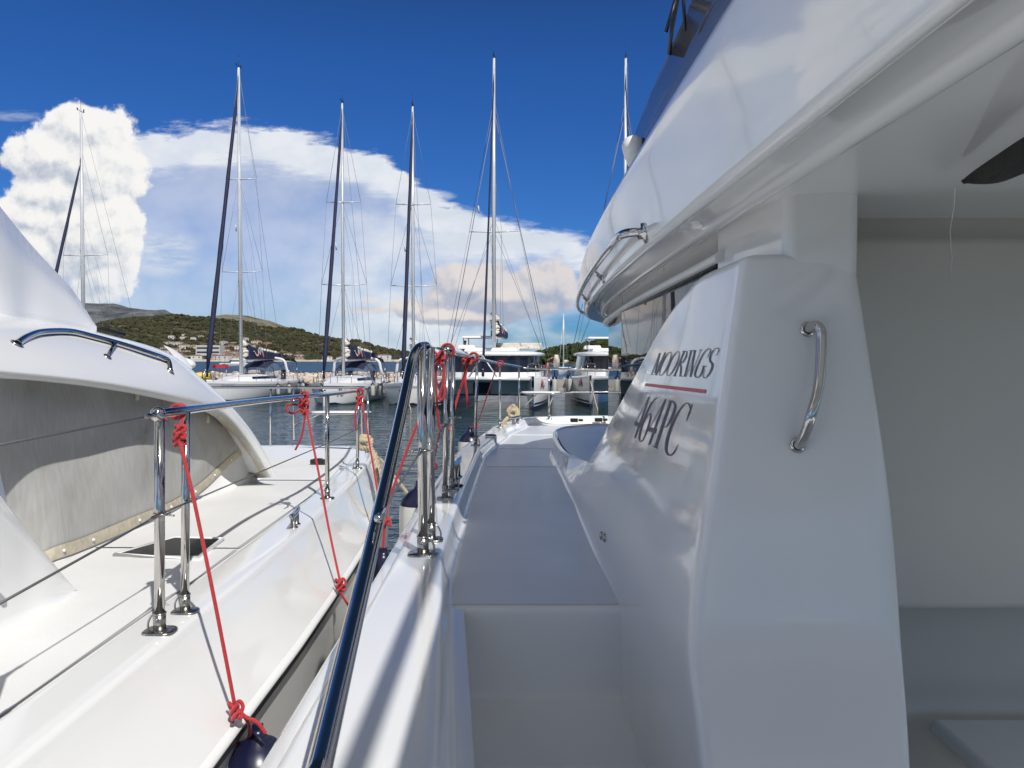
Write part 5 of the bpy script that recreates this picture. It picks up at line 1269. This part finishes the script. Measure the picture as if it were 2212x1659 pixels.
# fenders on yachts
rz = lambda e, p: Matrix.Rotation(e.rotation_euler.z, 3, 'Z') @ V(p)+e.location
fl_ = ['first', 'second', 'third', 'fourth', 'fifth']
for i, x in enumerate((-1.2, -3.2, -5.2, -5.9)):
    small_fender(rz(B, (x, 2.12, 1.02)), .85, .14, 'fenders on the moored yachts', 'navy tipped white fender on the yacht whose whole side is showing')
for i, x in enumerate((.6, -2.5, -4.5)):
    small_fender(rz(Cc, (x, 2.1 if x < 0 else 1.98, 1.25)), .9, .14, 'fenders on the third yacht', 'white fender on the yacht with the third mast from the left')
for i, x in enumerate((-.5, -3.5)):
    small_fender(rz(D, (x, -2.12, 1.2)), .9, .14, 'fenders on the fourth yacht', 'white fender hanging on the side of the yacht behind the thick slanting rail')

def big_cat(wx, wy, yaw, label, ztop, furl, hullw=2.75, tender=False, mastx=0.0):
    e = empty('sailing_catamaran', (wx, wy, 0), label, 'catamaran', 'yachts moored across the basin', rz=yaw)
    st = [-7.4, -6, -3, 0, 2.5, 4.2, 5.4, 5.75]
    hw = [(-7.4, .75), (-3, .85), (1, .80), (3.5, .55), (5, .25), (5.75, .06)]
    sz = [(-7.4, 1.35), (0, 1.62), (5.75, 1.82)]
    for s_ in (1, -1):
        def sec(x):
            w_ = lerpv(hw, x); z = lerpv(sz, x); return [(w_*.80, z), (w_*.98, z-.12), (w_*1.0, z-.45), (w_*1.02, .95), (w_*.85, .5), (w_*.68, .18), (w_*.60, .03), (w_*.4, -.2), (0, -.4)]
        g = MB(); g.grid([[V((x, s_*hullw+k*y, z)) for k, (y, z) in [(1, q) for q in sec(x)]] for x in st]); g.grid([[V((x, s_*hullw-y, z)) for y, z in sec(x)] for x in st]); g.grid([[V((x, s_*hullw+y, lerpv(sz, x)+.0)) for y in (-lerpv(hw, x)*.8, 0, lerpv(hw, x)*.8)] for x in st]); h = g.build('hull', 'gelf', e, local=True)
        g = MB()
        for kk in (1, -1): g.grid([[V((x, s_*hullw+kk*(lerpv(hw, x)*(.68+.1*(z-.18)/.3)+.035), z)) for z in (.38, .30)] for x in st]); g.grid([[V((x, s_*hullw+kk*(lerpv(hw, x)*.665+.02), z)) for z in (.20, .02, -.1)] for x in st])
        g.box((5.76, s_*hullw, .1), (.03, .10, .3)); g.build('boot_stripe', 'stripe', h, local=True)
        g = MB()
        kk = s_; g.grid([[V((x, s_*hullw+kk*(lerpv(hw, x)*1.0+.03), 1.15)), V((x, s_*hullw+kk*(lerpv(hw, x)*1.0+.03), 1.5))] for x in (1.8, 0, -1.5)]); g.build('hull_window', 'glassf', h, local=True)
        if True:
            g = MB(); g.box((-2, 0, 0), (.001, .001, .001)); 
        x0 = 4.55; swash(h, V((x0, s_*(hullw)+s_*(lerpv(hw, x0)+.03), 1.12)), V((-.97, s_*.24, 0)), V((0, 0, 1)), .85, 'redf', 'stripe')
    # bridgedeck, crossbeam, nacelle
    g = MB(); rows = []
    for x, zt, zb in [(-6.8, 1.45, .8), (-2, 1.6, .7), (2.6, 1.68, .62), (3.2, 1.70, .75), (3.5, 1.66, 1.3)]: rows.append([V((x, -hullw+.3, zt)), V((x, hullw-.3, zt)), V((x, hullw-.3, zb)), V((x, -hullw+.3, zb))])
    g.grid(rows, False, True); g.poly(rows[0]); g.poly(rows[-1]); g.build('bridgedeck', 'gelf', e, local=True)
    g = MB(); g.tube([(5.3, -hullw, 1.66), (5.3, hullw, 1.66)], .11, 10); g.tube([(5.2, 0, 1.62), (5.2, 0, 1.70), (5.25, 0, 2.2)], .04, 6); g.tube([(5.3, -.8, 1.7), (5.3, 0, 2.9), (5.3, .8, 1.7)], .05, 6); g.build('crossbeam', 'alu', e, local=True)
    g = MB(); g.grid([[V((x, y, 1.58)) for y in (-hullw+.35, 0, hullw-.35)] for x in (3.2, 5.25)]); g.build('trampoline', 'grey', e, local=True)
    g = MB(); g.box((3.5, -.3, 1.1), (.05, .95, .62)); g.build('nacelle_panel', 'navy', e, local=True)
    # saloon
    sp = [(2.0, 0), (1.9, 1.2), (1.45, 2.2), (.3, 2.75), (-2.5, 2.85), (-4.4, 2.85)]
    ring = [V((x, y, 0)) for x, y in sp]; ring = [V((p.x, -p.y, 0)) for p in reversed(ring[1:])]+ring
    def rg(k, z, dxx=0): return [V((p.x*k+dxx-(1-k)*1.5, p.y*k, z)) for p in ring]
    g = MB(); g.grid([rg(1.0, 1.65), rg(.99, 1.95)]); g.build('saloon_base', 'gelf', e, local=True)
    g = MB(); g.grid([rg(.985, 1.93), rg(.93, 2.95)]); g.build('saloon_window', 'glassf', e, local=True)
    g = MB(); g.grid([rg(.95, 2.92), rg(1.01, 2.95), rg(1.02, 3.06), rg(.95, 3.15), rg(.80, 3.20), rg(.3, 3.24)]); g.poly(rg(.3, 3.24)); g.build('coachroof', 'gelf', e, local=True)
    # flybridge helm with hardtop
    g = MB(); g.box((-2.4, -.3, 3.32), (3.4, 3.4, .22), taper=.92); g.box((-1.5, -1.9, 3.48), (.7, 1.2, .26), taper=.85); g.build('flybridge', 'gelf', e, local=True, bevel=.08)
    g = MB(); g.box((-2.6, -1.15, 4.12), (2.6, 2.2, .12), taper=.90); HTp = g.build('hardtop', 'gelf', e, local=True, bevel=.05)
    g = MB()
    for x, y in ((-1.5, -.2), (-1.5, -2.1), (-3.7, -.2), (-3.7, -2.1)): g.tube([(x, y, 3.4), (x, y, 4.1)], .035, 6)
    g.build('hardtop_post', 'steelw', HTp, local=True)
    g = MB(); g.box((-3.6, 1.2, 3.45), (.5, 3.0, .16)); g.box((-3.8, 1.2, 3.65), (.10, 3.0, .26)); g.build('flybridge_seat', 'sail', e, local=True, bevel=.04)
    # guard rails
    g = MB()
    for s_ in (1, -1):
        pts = [(x, s_*(hullw+lerpv(hw, x)*.7), lerpv(sz, x)) for x in (-5.5, -3, -.5, 1.8, 3.8, 5.3)]
        for p in pts: g.tube([p, (p[0], p[1], p[2]+.65)], .018, 5)
        for zo in (.35, .65): g.tube([(p[0], p[1], p[2]+zo) for p in pts], .009, 4)
        g.tube(spline([(5.3, s_*(hullw+.2), 2.45), (5.6, s_*hullw, 2.5), (5.3, s_*(hullw-.3), 2.45)], 4), .018, 5); g.tube([(5.3, s_*(hullw-.3), 1.8), (5.3, s_*(hullw-.3), 2.45)], .018, 5)
    g.build('guard_rail', 'steelw', e, local=True)
    rig(e, mastx, 3.45, ztop, 5.25, 2.1, -6.5, 3.0, ((.40, 1.55),), furl, twinback=True, mr=.115, fr=.065, wiref=.012)
    g = MB()
    for s_ in (1, -1): g.tube([(mastx-2.6, s_*3.45, 1.8), (mastx-.1, 0, 3.45+(ztop-3.45)*.82)], .022, 5); g.tube([(mastx-2.2, s_*3.3, 1.8), (mastx-.1, 0, 3.45+(ztop-3.45)*.45)], .010, 4)
    g.build('cap_shroud', 'wiref', e, local=True)
    return e
Ye = 47.0
E_ = big_cat(putpx(1067, Ye), Ye, heading(.09), 'large white sailing catamaran with dark window band in the middle of the view', 2.8+(HZ-133)/F*Ye, .90)
boom_bag(E_, 0, 4.15, 4.6, 1.25, yaw=-.06)
Yf = 49.0
F_ = big_cat(putpx(1349, Yf), Yf, heading(.0), 'white sailing catamaran partly hidden by the dark glass of the foreground boat', 2.8+(HZ-133)/F*Yf, .90)
boom_bag(F_, 0, 4.15, 4.6, 1.25, yaw=0)
for i, x in enumerate((1.4, 1.0, .6, .1)):
    small_fender(rz(E_, (x, -2.75*1-.98 if False else 2.75+.98, 1.75)), 1.05, .16, 'fenders in a row on the big catamaran', 'fat white fender in the row along the side of the middle catamaran')
for i, x in enumerate((2.0, .9)):
    small_fender(rz(F_, (x, -2.75-.9, 1.75)), 1.1, .16, 'fenders on the right catamaran', 'white fender with navy end on the left side of the right-hand catamaran')
# anchor bridle line on F
rope_thing('mooring_line', [[rz(F_, (5.3, .0, 1.7)), rz(F_, (6.6, .5, .7)), rz(F_, (8, 1.0, -.2))]], .03, 'mooring line running from the right-hand catamaran down into the water', 'rope', m='tan')
rope_thing('mooring_line', [[rz(F_, (5.7, -2.75, 1.5)), rz(F_, (7.0, -2.6, .4)), rz(F_, (7.5, -2.5, -.1))]], .025, 'mooring line dropping from the near bow of the right-hand catamaran', 'rope', m='tan')
rope_thing('mooring_line', [[rz(D, (5.1, 0, 1.3)), rz(D, (6.6, .5, .5)), rz(D, (7.4, .8, -.1))]], .025, 'pale mooring line from the bow of the yacht behind the slanting rail', 'rope', m='tan')

# distant small sailing boat and motorboat, yellow float
Yg = 130.0
e = empty('small_sailboat', (putpx(1218, Yg), Yg, 0), 'small distant sailboat with a bare mast left of the right-hand catamaran', 'sailboat')
g = MB(); g.grid([[V((x, y, z)) for y, z in ((-w_, .9), (-w_*.7, 0), (0, -.3), (w_*.7, 0), (w_, .9))] for x, w_ in ((-3.5, .9), (0, 1.2), (2.5, .8), (3.8, .05))]); g.box((0, 0, 1.05), (5.5, 1.6, .35), taper=.8); g.build('hull', 'gelf', e, local=True)
g = MB(); g.tube([(.3, 0, 1), (.3, 0, 10.2)], [.12, .08], 8); g.tube([(.3, 0, 10), (3.6, 0, 1)], .03, 5); g.tube([(.3, 0, 10), (-3.4, 0, 1)], .03, 5); g.build('mast', 'alu', e, local=True); e.rotation_euler.z = heading(.3)
g = MB(); g.tube([(.0, 0, 2.2), (-2.8, 0, 2.2)], .25, 8); g.build('furled_sail', 'sail', e, local=True)
Ym = 240.0
e = empty('motorboat', (putpx(507, Ym), Ym, 0), 'small white motorboat on the open water before the village', 'motorboat')
g = MB(); g.grid([[V((x, y, z)) for y, z in ((-w_, 1.1+.1*x/4), (-w_*.8, 0), (0, -.3), (w_*.8, 0), (w_, 1.1+.1*x/4))] for x, w_ in ((-4, 1.3), (0, 1.4), (3, .9), (4.5, .05))]); g.box((0, 0, 1.1), (7.5, 2.2, .15), taper=.9); g.build('hull', 'gelf', e, local=True)
g = MB(); g.box((-.3, 0, 1.75), (3, 1.9, 1.1), taper=.75); g.box((-.6, 0, 2.6), (2.6, 1.8, .1)); g.build('cabin', 'gelf', e, local=True)
g = MB(); g.box((.1, 0, 1.85), (3.0, 1.75, .45), taper=.9); g.build('window', 'glassf', e, local=True); e.rotation_euler.z = math.pi+.4
Yy = 66.0
e = empty('yellow_float', (putpx(432, Yy), Yy-.5, .9), 'yellow float boom at the breakwater left of the bow of the second yacht', 'float')
g = MB(); g.tube([(-1.4, 0, .32), (1.1, 0, .32)], .30, 14); g.build('body', 'yellow', e, local=True)
for x in (-.9, -.2, .5): g = MB(); g.tube([(x, .33*math.cos(t*.8), .32+.36*math.sin(t*.8)) for t in range(8)], .03, 6, closed=True); g.build('lashing', 'black', e, local=True)
e = empty('red_awning', (putpx(481, 69), 68.5, 1.2), 'small red awning on the breakwater beside the yellow float', 'awning')
g = MB(); g.box((0, 0, .85), (1.2, 1.0, .28), taper=.85); g.build('canopy', 'redf', e, local=True); g = MB()
for x in (-.5, .5): g.tube([(x, 0, -.2), (x, 0, .8)], .04, 6)
g.build('pole', 'alu', e, local=True)

# ================================================================ people
def skin_fig(name, joints, edges, m, parent=None, label=None):
    me = bpy.data.meshes.new(name); me.from_pydata([j[0] for j in joints], edges, []); o = bpy.data.objects.new(name, me); C.objects.link(o)
    me.materials.append(M[m]); o.modifiers.new('skin', 'SKIN'); s_ = me.skin_vertices[0].data
    for i, j in enumerate(joints): s_[i].radius = (j[1], j[1]*.85)
    s_[0].use_root = True; o.modifiers.new('sub', 'SUBSURF').levels = 1
    for md in o.modifiers:
        if md.type == 'SUBSURF': md.render_levels = 2
    if parent: o.parent = parent
    return o
def person(loc, yaw, pose, label, group=None):
    J = pose
    order = ['pelvis', 'waist', 'chest', 'neck', 'head', 'crown', 'shL', 'elL', 'wrL', 'haL', 'shR', 'elR', 'wrR', 'haR', 'hiL', 'knL', 'anL', 'toL', 'hiR', 'knR', 'anR', 'toR']
    rad = [.125, .12, .135, .055, .095, .075, .065, .045, .032, .038, .065, .045, .032, .038, .088, .060, .042, .04, .088, .060, .042, .04]
    ed = [(0, 1), (1, 2), (2, 3), (3, 4), (4, 5), (2, 6), (6, 7), (7, 8), (8, 9), (2, 10), (10, 11), (11, 12), (12, 13), (0, 14), (14, 15), (15, 16), (16, 17), (0, 18), (18, 19), (19, 20), (20, 21)]
    o = skin_fig('person', [(V(J[k]), r) for k, r in zip(order, rad)], ed, 'skin'); o.location = loc; o.rotation_euler.z = yaw; tag(o, label, 'person', group)
    skin_fig('shirt', [(V(J['waist'])-V((0, 0, .05)), .135), (V(J['waist']), .14), (V(J['chest']), .155), (V(J['shL']), .085), (V(J['shL']).lerp(V(J['elL']), .6), .065), (V(J['shR']), .085), (V(J['shR']).lerp(V(J['elR']), .6), .065), (V(J['chest']).lerp(V(J['neck']), .6), .08)], [(0, 1), (1, 2), (2, 3), (3, 4), (2, 5), (5, 6), (2, 7)], 'shirt', o)
    skin_fig('shorts', [(V(J['pelvis'])+V((0, 0, .04)), .145), (V(J['hiL']), .105), (V(J['hiL']).lerp(V(J['knL']), .7), .085), (V(J['hiR']), .105), (V(J['hiR']).lerp(V(J['knR']), .7), .085)], [(0, 1), (1, 2), (0, 3), (3, 4)], 'shorts', o)
    hd = V(J['head']); cr_ = V(J['crown']); g = MB(); g.ell(hd.lerp(cr_, .6)+V((-.02, 0, .02)), (.112, .10, .085), 8); g.build('cap', 'black', o, local=True)
    g = MB()
    for s_ in (1, -1): g.ell(hd+V((.088, s_*.035, .01)), (.012, .014, .01), 4)
    g.ell(hd+V((.105, 0, -.02)), (.018, .014, .02), 4); g.build('face_features', 'skin', o, local=True)
    return o
stand = dict(pelvis=(0, 0, .95), waist=(.02, 0, 1.12), chest=(.08, 0, 1.34), neck=(.12, 0, 1.52), head=(.17, 0, 1.62), crown=(.18, 0, 1.72), shL=(.09, .2, 1.42), elL=(.25, .27, 1.18), wrL=(.45, .16, 1.10), haL=(.53, .12, 1.08), shR=(.09, -.2, 1.42), elR=(.26, -.26, 1.2), wrR=(.46, -.14, 1.15), haR=(.54, -.10, 1.14), hiL=(0, .10, .88), knL=(.05, .12, .48), anL=(0, .13, .08), toL=(.14, .14, .04), hiR=(0, -.10, .88), knR=(-.02, -.12, .48), anR=(-.08, -.13, .08), toR=(.06, -.14, .04))
bend = dict(stand); bend.update(waist=(.05, 0, 1.12), chest=(.20, 0, 1.30), neck=(.33, 0, 1.42), head=(.42, 0, 1.48), crown=(.48, 0, 1.57), shL=(.24, .2, 1.34), elL=(.40, .24, 1.08), wrL=(.58, .12, .98), haL=(.66, .08, .96), shR=(.24, -.2, 1.34), elR=(.42, -.24, 1.10), wrR=(.60, -.12, 1.02), haR=(.68, -.08, 1.0))
Yp = 50.5
pz = 2.8-(840-HZ)/F*Yp
person((putpx(1181, Yp), Yp, 1.35), .35, bend, 'person in navy shirt and orange-red shorts bending over ropes beside the middle catamaran')
small = dict(stand)
p_ = rz(E_, (-2.3, 1.35, 3.55)); p_ = V((putpx(1004, 49.3), 49.3, 2.13)); person(p_, -1.4, stand, 'person in dark clothes and cap at the flybridge helm of the middle catamaran')
mb = MB(); mb.box((putpx(1186, 50.6)+.2, 50.8, 1.1), (2.6, 1.2, .5)); tag(mb.build('quay', M['concrete']), kind='structure')
q = V((putpx(1202, 50.2), 50.2, 2.5)); g = MB()
for i in range(7): g.tube([q+V(((i-3)*.035, 0, .5)), q+V(((i-3)*.06, 0, .1)), q+V(((i-3)*.05, 0, -.35)), q+V(((i-3)*.03+.03, 0, -.4)), q+V(((i-3)*.05+.04, 0, .1)), q+V(((i-3)*.03+.01, 0, .5))], .014, 5)
tag(g.build('rope_coil', 'sail'), 'coil of white rope hanging beside the bending person', 'rope')
